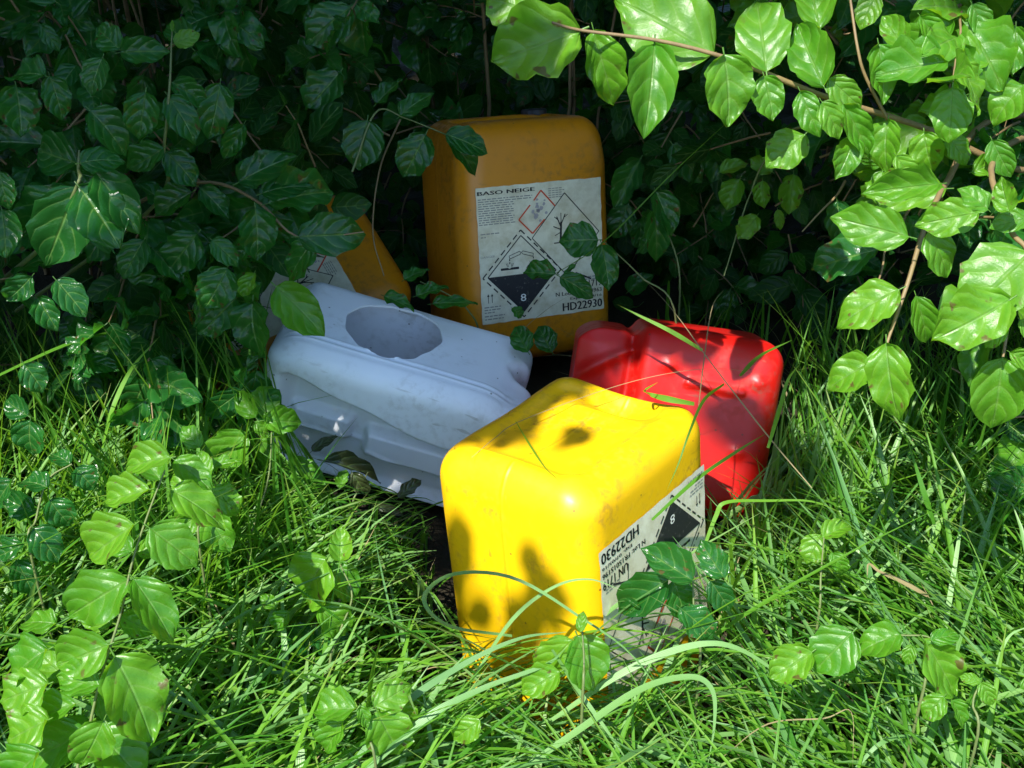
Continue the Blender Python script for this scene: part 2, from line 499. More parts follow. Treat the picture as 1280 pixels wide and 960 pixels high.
LW, LH = 0.262, 0.262
def design_label(lot, exp):
    p = Print(LW, LH); W, H = LW, LH
    p.text('ink', "BASO NEIGE", .012 * W, .945 * H, .028 * H, .46 * W, bold=.0006)
    r = random.Random(3)
    for i in range(12):
        y = (.915 - i * .0165) * H
        x = .012
        end = .44 if i < 2 else .30 + r.uniform(-.03, .0)
        while x < end:
            l = r.uniform(.015, .05)
            p.line('ink_grey', (x * W, y), (min(end, x + l) * W, y), .0075 * H); x += l + .008
    for y, e in ((.665, .17), (.642, .06), (.125, .16), (.105, .15), (.085, .10), (.058, .18), (.035, .17)):
        x = .02
        while x < e:
            l = r.uniform(.015, .04); p.line('ink_grey', (x * W, y * H), (min(e, x + l) * W, y * H), .008 * H); x += l + .007
    for i in range(5):
        p.line('ink_grey', (.57 * W, (.95 - i * .016) * H), ((.68 + .02 * (i % 2)) * W, (.95 - i * .016) * H), .006 * H, (.006, .0015))
    p.text('ink_grey', "DANGER", .012 * W, .49 * H, .016 * H, .125 * W)
    # red-bordered square on its corner, worn through in the middle
    c = [(.51, .945), (.62, .82), (.43, .635), (.325, .745)]
    c = [(x * W, y * H) for x, y in c]
    wd = .011 * W
    p.line('ink_red', c[0], c[1], wd)
    p.line('ink_red', c[0], (.45 * W, .875 * H), wd); p.line('ink_red', c[3], (.42 * W, .845 * H), wd)
    p.line('ink_red', c[3], c[2], wd); p.line('ink_red', c[2], (.53 * W, .73 * H), wd)
    r = random.Random(5)
    for i in range(16):
        x, y = (.50 + r.gauss(0, .035)) * W, (.79 + r.gauss(0, .035)) * H
        s = r.uniform(.006, .02) * W
        p.poly('ink_smear', [(x + s * math.cos(t) * r.uniform(.6, 1.2), y + s * math.sin(t) * r.uniform(.6, 1.2)) for t in np.linspace(0, 6.28, 8)[:-1]])
    # corrosive diamond
    cx, cy = .335 * W, .345 * H
    p.diamond('ink', cx, cy, .315 * W, .325 * H, .010 * W, (.012, .007))
    p.diamond('ink', cx, cy, .275 * W, .285 * H, .008 * W)
    p.poly('ink', [(cx - .272 * W, cy), (cx, cy - .282 * H), (cx + .272 * W, cy)])
    p.text('ink_white', "8", cx - .022 * W, cy - .205 * H, .055 * H, cx + .022 * W)
    def quad(ink, pts): p.poly(ink, [(x * W, y * H) for x, y in pts])
    quad('ink', [(.165, .385), (.31, .385), (.31, .402), (.25, .402), (.235, .393), (.22, .402), (.165, .402)])
    def loop(pts, w=.005):
        pts = [(x * W, y * H) for x, y in pts]
        for i in range(len(pts)): p.line('ink', pts[i], pts[(i + 1) % len(pts)], w * W)
    loop([(.235, .488), (.32, .515), (.33, .505), (.325, .492), (.24, .466)])
    loop([(.345, .515), (.43, .488), (.425, .466), (.345, .492), (.335, .505)])
    for x in (.238, .428):
        p.line('ink', (x * W, .465 * H), (x * W, .425 * H), .008 * W, (.004, .002))
        for dx in (-.03, -.018, .018, .03): p.line('ink', ((x + dx * .6) * W, .408 * H), ((x + dx) * W, .435 * H), .004 * W)
    loop([(.37, .385), (.385, .405), (.42, .412), (.46, .402), (.475, .398), (.475, .372), (.43, .362), (.40, .366)], .005)
    p.line('ink', (.40 * W, .388 * H), (.44 * W, .392 * H), .004 * W)
    # environment diamond with a bare tree
    cx2, cy2 = .70 * W, .60 * H
    p.diamond('ink', cx2, cy2, .275 * W, .31 * H, .007 * W)
    for a, b, w in (((.655, .55), (.665, .70), .016), ((.662, .66), (.63, .74), .009), ((.665, .68), (.70, .755), .008), ((.64, .715), (.61, .74), .006),
                    ((.665, .64), (.60, .67), .008), ((.69, .73), (.72, .75), .005), ((.655, .62), (.61, .60), .006), ((.665, .70), (.665, .765), .006)):
        p.line('ink', (a[0] * W, a[1] * H), (b[0] * W, b[1] * H), w * W)
    p.line('ink', (.60 * W, .545 * H), (.76 * W, .545 * H), .008 * W)
    p.line('ink', (.77 * W, .305 * H), (.90 * W, .245 * H), .012 * W)
    p.line('ink', (.77 * W, .305 * H), (.76 * W, .20 * H), .005 * W)
    p.text('ink', "UN 1719", .765 * W, .185 * H, .052 * H, .985 * W, bold=.0004)
    p.text('ink', "N Lot: " + lot, .60 * W, .140 * H, .030 * H, .985 * W, bold=.0003)
    p.text('ink', "Exp. " + exp, .72 * W, .097 * H, .024 * H, .985 * W, bold=.0003)
    p.text('ink', "HD22930", .655 * W, .022 * H, .062 * H, .985 * W, bold=.0007)
    for i in range(2): p.line('ink_grey', (.84 * W, (.262 - i * .018) * H), (.965 * W, (.262 - i * .018) * H), .009 * H, (.007, .002))
    for x in (.055, .085):
        p.line('ink', (x * W, .155 * H), (x * W, .205 * H), .005 * W)
        quad('ink', [(x - .010, .205), (x + .010, .205), (x, .225)])
    return p

def add_label(can, prn, cx, cz, face_y, gap=0.0012):
    """paper sheet on the -y side of the can, printed pieces 0.3 mm proud of it"""
    W, H = LW, LH
    r = random.Random(9)
    nu, nv = 24, 24
    us, vs_ = np.linspace(0, W, nu), np.linspace(0, H, nv)
    def pos(u, v, off): return (cx - W / 2 + u, face_y - gap - off, cz - H / 2 + v)
    pts = []
    for j in range(nv):
        for i in range(nu):
            u, v = us[i], vs_[j]
            e = r.uniform(-.0006, .0006)
            if i in (0, nu - 1): u += e * 1.5
            if j in (0, nv - 1): v += e * 1.5
            pts.append(pos(u, v, 0))
    ids = np.arange(nu * nv).reshape(nv, nu)
    q = np.stack([ids[:-1, :-1], ids[:-1, 1:], ids[1:, 1:], ids[1:, :-1]], -1).reshape(-1, 4)
    sheet = new_obj("label", mesh_np("label", pts, q, smooth=False), M['paper'], can)
    for k, (inkn, polys) in enumerate(sorted(prn.d.items())):
        off = {'ink_grey': .0003, 'ink': .0004, 'ink_red': .0005, 'ink_white': .0007, 'ink_smear': .0006}[inkn]
        me = join_faces([[pos(u, v, off) for u, v in pl] for pl in polys], "print")
        new_obj("print", me, M[inkn], sheet, kind="stuff")
    return sheet

def cap_mesh(name, r=0.026, h=0.022, n=28):
    vs_, q = [], []
    rings = [(r * .2, h), (r * .92, h), (r, h - .002), (r, 0)]
    for rr, z in rings:
        for i in range(n):
            t = 2 * math.pi * i / n
            k = rr * (1 + (.035 if (i % 2 and z < h) else 0))
            vs_.append((k * math.cos(t), k * math.sin(t), z))
    for s in range(len(rings) - 1):
        for i in range(n):
            j = (i + 1) % n
            q.append((s * n + i, (s + 1) * n + i, (s + 1) * n + j, s * n + j))
    vs_.append((0, 0, h)); me = bpy.data.meshes.new(name)
    f = [tuple(t) for t in q] + [(len(vs_) - 1, i, (i + 1) % n) for i in range(n)]
    me.from_pydata(vs_, [], f); me.update()
    return me

def euler_m(rx, ry, rz): return Matrix.Rotation(rad(rz), 4, 'Z') @ Matrix.Rotation(rad(ry), 4, 'Y') @ Matrix.Rotation(rad(rx), 4, 'X')

def make_can(label, mat, base_loc, rx, ry, rz, inverted, prn, seed, cap=True):
    """base_loc: point on the ground under the middle of the can"""
    mm = euler_m(rx, ry, rz)
    if inverted:
        mm = mm @ Matrix.Rotation(math.pi, 4, 'Y')
    e = empty("jerrycan", base_loc, label, "jerrycan", "plastic jerrycans dumped under the bushes")
    e.matrix_world = Matrix.Translation(base_loc) @ mm
    up = -CH / 2 if inverted else CH / 2
    body_me = can_mesh("body", seed)
    for v in body_me.vertices: v.co.z += up
    new_obj("body", body_me, mat, e)
    hp = catmull([(-.105, 0, up + CH / 2 - .030), (-.07, 0, up + CH / 2 - .012), (0.0, 0, up + CH / 2 - .008), (.05, 0, up + CH / 2 - .012), (.09, 0, up + CH / 2 - .030)], 16)
    new_obj("handle", tube_mesh("handle", hp, .013, .013, 10), mat, e)
    if cap:
        cm = cap_mesh("cap")
        for v in cm.vertices: v.co.x += .085; v.co.y += .070; v.co.z += up + CH / 2 - .012
        new_obj("cap", cm, M['cap'], e)
    if prn is not None:
        add_label(e, prn, 0.0 if not inverted else 0.0, up - CH / 2 + .09 + LH / 2, -CD / 2)
    return e

FRONT = make_can("sunlit yellow plastic jerrycan standing upside down in the grass in front", M['yellow'], (0.121, 1.426, -0.010), -5.4, -1.3, 51.7, True, design_label("FR15015196", "07/05/16"), 1)
REAR = make_can("amber yellow jerrycan standing upright at the back with BASO NEIGE label", M['yellow_old'], (0.016, 2.26, 0.175), -12.6, 2.5, 23.0, False, design_label("FR15013963", "27/04/16"), 2)
LYING = make_can("amber yellow jerrycan lying behind dark leaves and the white can", M['yellow_old'], tuple(P(372, 395, 2.28)), -62, 4, -58, False, design_label("FR15013963", "27/04/16"), 3)
# keep the lying can's middle where the photo shows it
LYING.matrix_world = Matrix.Translation(Vector(P(350, 388, 2.46))) @ euler_m(-58, 0, 14) @ Matrix.Rotation(rad(72), 4, 'Y') @ Matrix.Translation((0, 0, -CH / 2))

# white can, lying on its side; x along its length, +z upper side with the cut hole, -y front side
def white_can():
    L, D, H = 0.43, 0.26, 0.26
    a, b, c = L / 2, D / 2, H / 2
    v, q = rounded_box(a, b, c, 0.040, (112, 76, 70))
    x, y, z = v[:, 0].copy(), v[:, 1].copy(), v[:, 2].copy()
    # upper side leans down to the front: soft roof shape
    topm = smooth(c - .05, c, z)
    # mould ridges near the front edge of the upper side
    for k, yy in enumerate((-b + .030, -b + .045, -b + .060)):
        v[:, 2] += topm * .0034 * np.exp(-((y - yy) / .0030) ** 2) * smooth(a - .01, a - .05, np.abs(x))
    # front side: grip hollow with ledge, and a swelling inside it
    fr = smooth(-b + .03, -b + .002, y)
    ledge = c - .082 - .020 * np.tanh((x - .01) * 16) - .012 * np.tanh((x + .12) * 30)
    hol = smooth(ledge + .003, ledge - .011, z) * smooth(-.19, -.155, x) * smooth(.175, .14, x)
    v[:, 1] += fr * hol * .046
    bul = smooth(.095, .080, np.abs(x - .065)) * smooth(.034, .020, np.abs(z - c + .165)) + .8 * smooth(.060, .045, np.abs(x + .105)) * smooth(.028, .015, np.abs(z - c + .150))
    v[:, 1] -= fr * bul * .026
    v[:, 1] -= fr * .003 * np.exp(-((z - (c - .185 + .02 * np.tanh((x - .02) * -12))) / .004) ** 2) * smooth(.17, .14, np.abs(x))
    v[:, 1] += fr * smooth(-.13, -.155, z) * 0
    # vertical crease lines at both ends of the front side
    for xc in (-a + .045, a - .055):
        v[:, 1] += fr * .0025 * np.exp(-((x - xc) / .003) ** 2) * smooth(c - .02, c - .06, z)
    # right end: stepped stacking lugs with a notch between them
    re = smooth(a - .03, a - .004, x)
    lug1 = smooth(-.005, -.022, y) * smooth(-b + .012, -b + .03, y) * smooth(-.02, .0, z)
    lug2 = smooth(.03, .048, y) * smooth(.0, .02, z)
    v[:, 0] += re * (lug1 * .022 + lug2 * .010)
    notch = np.exp(-((y - .012) / .016) ** 2)
    v[:, 0] -= smooth(a - .06, a, x) * notch * .014
    v[:, 2] -= smooth(a - .07, a - .01, x) * topm * .010 * smooth(.02, -.04, y)
    # left end slopes
    v[:, 2] -= smooth(-a + .07, -a, x) * topm * .012 * smooth(.0, -.1, y)
    v[:, 2] += topm * dents(v, .003, 21, 12)
    v[:, 1] -= fr * dents(v, .0008, 22, 14)
    # cut hole: drop the faces inside an uneven oval on the upper side
    hx, hy, ha, hb = -.025, .012, .086, .086
    def rr(xx, yy):
        t = np.arctan2((yy - hy) / hb, (xx - hx) / ha)
        return 1 + .05 * np.sin(2 * t + .6) + .04 * np.sin(3 * t) - .09 * smooth(.55, .95, np.cos(t)) + .012 * np.sin(11 * t)
    nrm = np.sqrt(((v[:, 0] - hx) / ha) ** 2 + ((v[:, 1] - hy) / hb) ** 2) / rr(v[:, 0], v[:, 1])
    istop = z > c - .02
    cen_in = (nrm[q].mean(1) < 1) & istop[q].all(1)
    keep = q[~cen_in]; cut = q[cen_in]
    rim = np.intersect1d(np.unique(keep), np.unique(cut))
    s = 1 / nrm[rim]
    v[rim, 0] = hx + (v[rim, 0] - hx) * s
    v[rim, 1] = hy + (v[rim, 1] - hy) * s
    me = mesh_np("body", v, keep)
    # lip of the cut: a strip turned 3 mm inwards
    ang = np.argsort(np.arctan2((v[rim, 1] - hy) / hb, (v[rim, 0] - hx) / ha))
    loop = v[rim][ang]
    k = len(loop)
    lv = np.vstack([loop + [0, 0, .0004], loop + [0, 0, -.0035]])
    lq = [(i, (i + 1) % k, k + (i + 1) % k, k + i) for i in range(k)]
    lip = mesh_np("cut_edge", lv, lq, smooth=False)
    return me, lip

WM = Matrix.Translation(Vector((-0.214, 1.90, 0.252))) @ euler_m(5.0, 15.4, -6.0)
we = empty("jerrycan", (0, 0, 0), "white translucent jerrycan lying on its side with an oval hole cut in it", "jerrycan", "plastic jerrycans dumped under the bushes")
we.matrix_world = WM
wme, wlip = white_can()
wb = new_obj("body", wme, M['white'], we)
new_obj("cut_edge", wlip, M['white'], wb)

# red can lying with its broad side to the viewer; x along its length, -y the visible side, +z up
def red_can():
    L, D, H = 0.336, 0.22, 0.30
    a, b, c = L / 2, D / 2, H / 2
    v, q = rounded_box(a, b, c, 0.042, (90, 40, 60))
    x, y, z = v[:, 0].copy(), v[:, 1].copy(), v[:, 2].copy()
    fr = smooth(-b + .03, -b + .002, y)
    neck = smooth(-a + .105, -a + .085, x)
    v[:, 2] -= neck * smooth(c - .06, c, z) * .016
    v[:, 1] += neck * smooth(-b + .06, -b, y) * .030
    groove = np.exp(-((x - (-a + .095)) / .012) ** 2)
    v[:, 1] += groove * smooth(-b + .05, -b, y) * .012
    v[:, 2] -= groove * smooth(c - .05, c, z) * .010
    # slanted fold on the neck
    v[:, 1] -= neck * fr * .010 * np.exp(-((z - .06 - (x + a) * 0.7 + .01) / .012) ** 2)
    # raised bar and two knobs on the broad side
    t = np.clip((x - .015) / .085, 0, 1)
    d = np.hypot(x - (.015 + .085 * t), z - (.070 - .004 * t))
    v[:, 1] -= fr * smooth(.009, .004, d) * .006
    for kx, kz in ((-.02, .095), (.125, .085), (-.07, .02), (.11, -.03)):
        v[:, 1] -= fr * gauss(x, z, kx, kz, .012, .010) * .007
    v[:, 1] -= fr * dents(v, .004, 31, 11)
    return mesh_np("body", v, q)
RM = Matrix.Translation(Vector(P(832, 516, 2.04))) @ euler_m(-20.0, 7.0, -4.0)
re_ = empty("jerrycan", (0, 0, 0), "red plastic jerrycan lying behind the sunlit yellow one", "jerrycan", "plastic jerrycans dumped under the bushes")
re_.matrix_world = RM
new_obj("body", red_can(), M['red'], re_)

# ------------------------------------------------------------------ leaves
def leaf_arrays(nu, nv, fold, droop, twist, wave, seed, ratio=0.62, petiole=True):
    """unit-length leaf along +y, face +z; returns verts, quads, uv"""
    r = np.random.default_rng(seed)
    us = np.linspace(0, 1, nu + 1)
    us = us * .55 + .45 * (.5 - .5 * np.cos(np.pi * us))
    prof = us ** .52 * (1 - us) ** .70 * (1 - .35 * smooth(.78, .97, us))
    prof = prof / prof.max() * ratio / 2
    prof[0] = 0.006; prof[-1] = 0.003
    sv = np.linspace(-1, 1, nv + 1)
    ph = r.uniform(0, 6.28, 6)
    v, uv = [], []
    for i, u in enumerate(us):
        for s in sv:
            hw = prof[i] * (1 + 0.045 * np.sin(23 * u + ph[0] + s) + 0.03 * np.sin(41 * u + ph[2] - 2 * s))
            x = s * hw
            z = fold * abs(s) ** 1.2 * hw - droop * u ** 2 * 0.5 + twist * s * hw * u
            z += wave * abs(s) ** 2 * np.sin(15 * u + ph[1] + (2.1 if s > 0 else 0)) * 0.05
            z += 0.007 * np.sin(4.2 * 2 * np.pi * (u - .42 * abs(s) ** 1.5)) * (1 - abs(s)) * abs(s) * 2 * min(1, prof[i] * 6)
            yy = u - droop * .12 * u ** 3
            v.append((x + twist * .12 * u * u, yy, z)); uv.append((s * .5 + .5, u))
    q = []
    m_ = nv + 1
    for i in range(nu):
        for j in range(nv):
            q.append((i * m_ + j, i * m_ + j + 1, (i + 1) * m_ + j + 1, (i + 1) * m_ + j))
    v, q, uv = np.array(v), np.array(q, np.int32), np.array(uv)
    if petiole:
        pv, pq = tube_arrays(np.array([(0, -.10, .006), (0, -.04, .004), (0, .015, -.002)]), .012, .010, 4)
        q = np.vstack([q, pq + len(v)]); v = np.vstack([v, pv]); uv = np.vstack([uv, np.tile([[.5, .02]], (len(pv), 1))])
    return v, q, uv

VAR = []
for k in range(12):
    r = random.Random(100 + k)
    VAR.append(leaf_arrays(12, 6, r.uniform(.08, .85), r.uniform(.0, .85), r.uniform(-.8, .8), r.uniform(.5, 2.2), k, ratio=r.uniform(.54, .70)))
LOW = []
for k in range(5):
    r = random.Random(200 + k)
    LOW.append(leaf_arrays(5, 2, r.uniform(.2, .7), r.uniform(.1, .5), r.uniform(-.4, .4), .6, 50 + k, petiole=False))
LEAFMESH = {}
def leaf_mesh(kind, k):
    if (kind, k) not in LEAFMESH:
        v, q, uv = VAR[k]
        me = mesh_np("leaf", v, q, uv)
        me.materials.append(M[kind]); LEAFMESH[(kind, k)] = me
    return LEAFMESH[(kind, k)]

def leaf_matrix(base, tip, facing, ratio=1.0):
    """4x4 (numpy) taking the unit leaf to base->tip, its face turned towards 'facing'"""
    y = tip - base; L = np.linalg.norm(y); y = y / L
    z = facing - y * (facing @ y); z /= np.linalg.norm(z) + 1e-9
    x = np.cross(y, z)
    m_ = np.eye(4)
    m_[:3, 0] = x * L * ratio; m_[:3, 1] = y * L; m_[:3, 2] = z * L; m_[:3, 3] = base
    return m_

def unit(v): v = np.asarray(v, float); return v / (np.linalg.norm(v) + 1e-9)

class Plant:
    def __init__(s, name, label, cat, base, group=None):
        s.base = np.asarray(base, float)
        s.e = empty(name, tuple(s.base), label, cat, group)
        s.acc_l, s.acc_t = Acc(), Acc()
        s.nleaf = 0
    def stem(s, pts, r0, r1, mat='stem', n=None, name="branch"):
        path = catmull(pts, n or max(4, 5 * len(pts))) - s.base
        return new_obj(name, tube_mesh(name, path, r0, r1), M[mat], s.e)
    def leaf(s, mat4, kind, parent=None, k=None):
        k = random.randrange(len(VAR)) if k is None else k
        o = bpy.data.objects.new("leaf", leaf_mesh(kind, k))
        COL.objects.link(o)
        o.parent = parent or s.e
        m_ = mat4.copy(); m_[:3, 3] -= s.base
        o.matrix_local = Matrix(m_.tolist())
        s.nleaf += 1
        return o
    def mass_leaf(s, mat4):
        v, q, uv = LOW[random.randrange(len(LOW))]
        w = v @ mat4[:3, :3].T + mat4[:3, 3] - s.base
        s.acc_l.add(w, q, uv, random.random())
    def mass_twig(s, path, r0, r1):
        v, q = tube_arrays(np.asarray(path) - s.base, r0, r1, 4)
        s.acc_t.add(v, q)
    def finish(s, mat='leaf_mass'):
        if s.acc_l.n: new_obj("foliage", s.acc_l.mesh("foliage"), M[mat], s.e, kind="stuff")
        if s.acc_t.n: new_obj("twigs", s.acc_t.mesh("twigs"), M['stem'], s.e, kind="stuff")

CAMDIR = lambda p: unit(CAMP - p)
def hero(plant, branch, specs, z, kind, flat=0.35, dz=0.25, rmul=1.0):
    """specs: (bx,by,tx,ty[,ratio[,z]]) pixels of leaf base and tip; leaf faces the open side and the sun"""
    r = random.Random(len(specs) * 31 + int(z * 100))
    for sp in specs:
        bx, by, tx, ty = sp[:4]
        ra = sp[4] if len(sp) > 4 else .62
        zz = sp[5] if len(sp) > 5 else z + r.uniform(-.03, .03)
        L = math.hypot(tx - bx, ty - by) / FPX * zz
        b_ = P(bx, by, zz); t_ = P(tx, ty, zz + r.uniform(-.2, .35) * L * dz * 4 * .5)
        f = unit(CAMDIR(b_) * 1.0 + np.array([0, 0, 1.0]) * r.uniform(0, flat * 2) + SDIR * .3 + np.array([r.uniform(-.35, .35), 0, 0]))
        plant.leaf(leaf_matrix(b_, t_, f, ra / .62 * rmul), kind, branch)

# --- right bush: overhanging branch and hanging sprays
RB = Plant("dogwood_bush", "bright green dogwood bush overhanging from the right edge", "bush", (1.05, 2.15, float(ground_z(1.05, 2.15))))
b = RB.stem([P(690, 28, 1.36), P(727, 38, 1.37), P(819, 50, 1.38), P(897, 69, 1.39), P(954, 90, 1.41), P(1032, 121, 1.44), P(1156, 160, 1.5), P(1300, 215, 1.6), (0.95, 1.9, .75), (1.05, 2.1, .2)], .0016, .0055)
hero(RB, b, [(725, 38, 612, 82, .82), (665, 17, 604, -12, .9), (742, 38, 770, 138, .42), (818, 55, 812, 173, .52), (893, 68, 765, -12, .60),
             (905, 68, 921, 158, .75), (958, 90, 944, -22, .62), (955, 95, 972, 150, .7), (1030, 108, 990, 26, .62), (1036, 98, 1080, 137, .6),
             (1000, 114, 1026, 172, .5), (1027, 127, 1058, 174, .62), (1054, 130, 1093, 196, .5)], 1.38, 'leaf_bright')
hero(RB, b, [(1006, 168, 958, 209, .72), (1068, 172, 1050, 226, .62), (1110, 150, 1098, 215, .6), (1155, 165, 1160, 217, .75), (1098, 55, 1112, 130, .55),
             (1172, 65, 1136, 107, .65), (1205, 120, 1150, 142, .5), (1237, 78, 1170, 52, .6), (1280, 106, 1233, 148, .8), (1182, 236, 1080, 239, .5),
             (1095, -6, 1074, 36, .7), (1270, 33, 1270, 95, .5), (1025, 36, 1008, -32, .7), (1130, 60, 1100, 18, .65), (1150, 20, 1180, 60, .6),
             (1215, 5, 1240, 50, .6), (1185, 170, 1215, 205, .65), (1240, 175, 1265, 225, .6), (1120, 195, 1150, 235, .6), (1215, 215, 1255, 200, .6)], 1.42, 'leaf_bright')
b = RB.stem([P(1063, 0, 1.42), P(1072, 60, 1.42), P(1082, 96, 1.43), P(1110, 150, 1.45)], .0016, .0022)
b = RB.stem([P(1100, 455, 1.33), P(1117, 405, 1.34), P(1136, 350, 1.35), P(1156, 285, 1.38), P(1185, 225, 1.45), P(1240, 150, 1.6), (0.95, 1.95, .75)], .0014, .005)
hero(RB, b, [(1136, 296, 1036, 270, .50), (1174, 230, 1080, 240, .45), (1223, 266, 1144, 281, .56), (1160, 289, 1200, 349, .66), (1124, 362, 1038, 402, .60),
             (1145, 370, 1168, 438, .5), (1092, 454, 1026, 479, .66), (1108, 428, 1113, 532, .55), (1100, 455, 1139, 507, .7)], 1.33, 'leaf_bright')
b = RB.stem([P(1254, 446, 1.25), P(1262, 400, 1.25), P(1285, 320, 1.27), P(1262, 285, 1.3), P(1240, 205, 1.4), P(1290, 170, 1.6), (0.98, 2.0, .7)], .0014, .005)
hero(RB, b, [(1262, 375, 1170, 432, .66), (1288, 316, 1202, 392, .84), (1253, 447, 1245, 548, .70), (1259, 408, 1230, 434, .6), (1262, 440, 1300, 460, .6),
             (1235, 262, 1203, 230, .7), (1262, 265, 1246, 222, .7), (1288, 272, 1236, 282, .6), (1275, 400, 1300, 430, .6)], 1.25, 'leaf_bright')
b = RB.stem([P(905, 345, 2.0), P(935, 250, 2.0), P(965, 190, 1.95), P(1040, 150, 1.8), (0.95, 2.0, .75)], .001, .003, 'stem_green')
hero(RB, b, [(925, 224, 908, 264, .7), (953, 226, 955, 262, .65), (992, 218, 988, 270, .6), (946, 270, 925, 301, .7), (972, 262, 978, 289, .5), (900, 215, 935, 200, .6),
             (965, 215, 935, 200, .6)], 2.0, 'leaf_bright')

# --- left bush
LB = Plant("dogwood_bush", "dark glossy dogwood bush filling the shaded left side", "bush", (-0.95, 2.05, float(ground_z(-.95, 2.05))))
b = LB.stem([P(99, 188, 1.5), P(98, 210, 1.5), P(97, 232, 1.48), P(60, 300, 1.6), (-.85, 1.85, .5)], .0014, .004, 'stem_green')
hero(LB, b, [(97, 234, 52, 341, .64), (99, 234, 154, 304, .74), (97, 236, 61, 240, .55), (120, 216, 178, 289, .62), (92, 240, 12, 300, .6),
             (97, 204, 38, 188, .85), (100, 204, 156, 190, .75), (56, 95, 2, 80, .75), (20, 108, 32, 171, .85), (62, 95, 84, 151, .62), (128, 72, 108, 119, .75),
             (150, 62, 114, 30, .72), (150, 66, 214, 60, .6), (112, 138, 166, 190, .7), (182, 115, 174, 177, .75), (0, 215, 8, 264, .6), (2, 262, 12, 322, .8),
             (47, 372, 73, 414, .7), (40, 345, 10, 380, .7), (70, 350, 110, 395, .65)], 1.5, 'leaf')
b = LB.stem([P(216, 25, 1.62), P(214, 60, 1.62), P(212, 105, 1.62), P(205, 180, 1.65), P(190, 260, 1.75), (-.88, 1.95, .4)], .0007, .0035, 'stem_green')
hero(LB, b, [(215, 103, 266, 131, .6), (210, 120, 250, 174, .62), (275, 105, 265, 177, .6), (305, 155, 280, 202, .5), (205, 185, 160, 215, .65), (208, 190, 250, 230, .7), (240, 60, 200, 20, .6)], 1.64, 'leaf')
hero(LB, b, [(218, 55, 250, 40, .65), (216, 40, 214, 24, .35)], 1.62, 'leaf_bright')
b = LB.stem([P(455, 290, 1.72), P(373, 296, 1.72), P(322, 252, 1.74), P(260, 228, 1.78), P(180, 250, 1.85), (-.9, 2.0, .45)], .001, .004)
hero(LB, b, [(298, 228, 368, 187, .55), (327, 242, 390, 218, .62), (336, 254, 424, 228, .5), (373, 296, 461, 291, .58), (319, 260, 327, 328, .76), (392, 303, 348, 352, .6),
             (284, 335, 258, 391, .8), (316, 376, 310, 452, .7), (247, 292, 206, 344, .66), (240, 240, 190, 270, .6), (250, 235, 290, 270, .6),
             (265, 300, 300, 330, .65), (180, 300, 150, 350, .65), (190, 310, 230, 350, .65), (330, 300, 290, 325, .6)], 1.72, 'leaf')
hero(LB, b, [(345, 358, 410, 416, .6, 1.68), (318, 341, 302, 373, .6, 1.7)], 1.7, 'leaf_bright')  # brighter copy makes these two leaves look sunlit
b = LB.stem([P(440, 215, 1.95), P(470, 140, 1.97), P(507, 148, 1.98), P(557, 168, 2.0)], .002, .001, 'stem_green')
hero(LB, b, [(459, 150, 447, 214, .8), (532, 168, 505, 224, .72), (557, 168, 615, 187, .62), (500, 145, 540, 108, .55), (425, 90, 385, 140, .7), (470, 130, 500, 95, .6), (560, 172, 605, 218, .5, 2.02)], 1.97, 'leaf')
b = LB.stem([P(480, 345, 2.05), P(466, 290, 2.05), P(475, 210, 2.05), P(500, 150, 2.1)], .001, .002)

# --- shoots among the grass
SHOOT_GROUP = "young dogwood shoots among the grass"
def shoot(label, stem_px, specs, z, kind='leaf_bright', r0=.0022, r1=.001, extra=None, flat=.6):
    pts = [P(*p) if len(p) == 3 else P(p[0], p[1], z) for p in stem_px]
    foot = pts[0].copy()
    foot[1] += .02; foot[2] = float(ground_z(foot[0], foot[1])) - .005
    pl = Plant("dogwood_shoot", label, "shoot", foot, SHOOT_GROUP)
    path = [foot] + pts if np.linalg.norm(foot - pts[0]) > .01 else pts
    b = pl.stem(path, r0, r1, 'stem_green', name="stem")
    hero(pl, b, specs, z, kind, flat=flat)
    return pl

shoot("large bright leafy shoot at the lower left corner", [(100, 985), (106, 940), (125, 850), (150, 770), (166, 700), (186, 640), (206, 588)],
      [(162, 724, 70, 779, .6), (167, 724, 226, 802, .55), (136, 806, 64, 838, .8), (143, 820, 204, 924, .7), (60, 855, -12, 880, .7), (125, 856, 66, 850, .7),
       (108, 913, 18, 968, .66), (118, 914, 192, 976, .7), (168, 656, 101, 702, .7), (187, 660, 252, 708, .72), (187, 612, 123, 627, .6), (213, 612, 291, 652, .58),
       (213, 572, 144, 580, .62), (218, 575, 270, 610, .6), (60, 812, -15, 850, .75), (95, 880, 30, 900, .6),
       (150, 770, 195, 790, .7, 1.4), (140, 780, 95, 760, .7, 1.42), (165, 690, 120, 660, .65, 1.42), (172, 690, 215, 690, .7, 1.42), (120, 870, 160, 900, .7, 1.42), (112, 900, 70, 940, .75, 1.4),
       (90, 850, 40, 815, .7, 1.44), (130, 900, 100, 970, .7, 1.3), (60, 900, -5, 930, .75, 1.3), (50, 940, 0, 985, .8, 1.28), (200, 600, 160, 550, .6, 1.42), (70, 780, 20, 770, .7, 1.45)], 1.34)
shoot("leafy shoot against the white can's lower left corner", [(310, 700), (335, 600), (340, 530)],
      [(308, 541, 270, 590, .76), (320, 522, 292, 487, .62), (322, 520, 346, 482, .8), (330, 526, 380, 528, .62), (318, 527, 338, 547, .6), (356, 580, 412, 603, .62, 1.9),
       (350, 622, 412, 612, .55, 1.9), (322, 548, 356, 590, .6, 1.87), (425, 610, 432, 585, .5, 1.92)], 1.78)
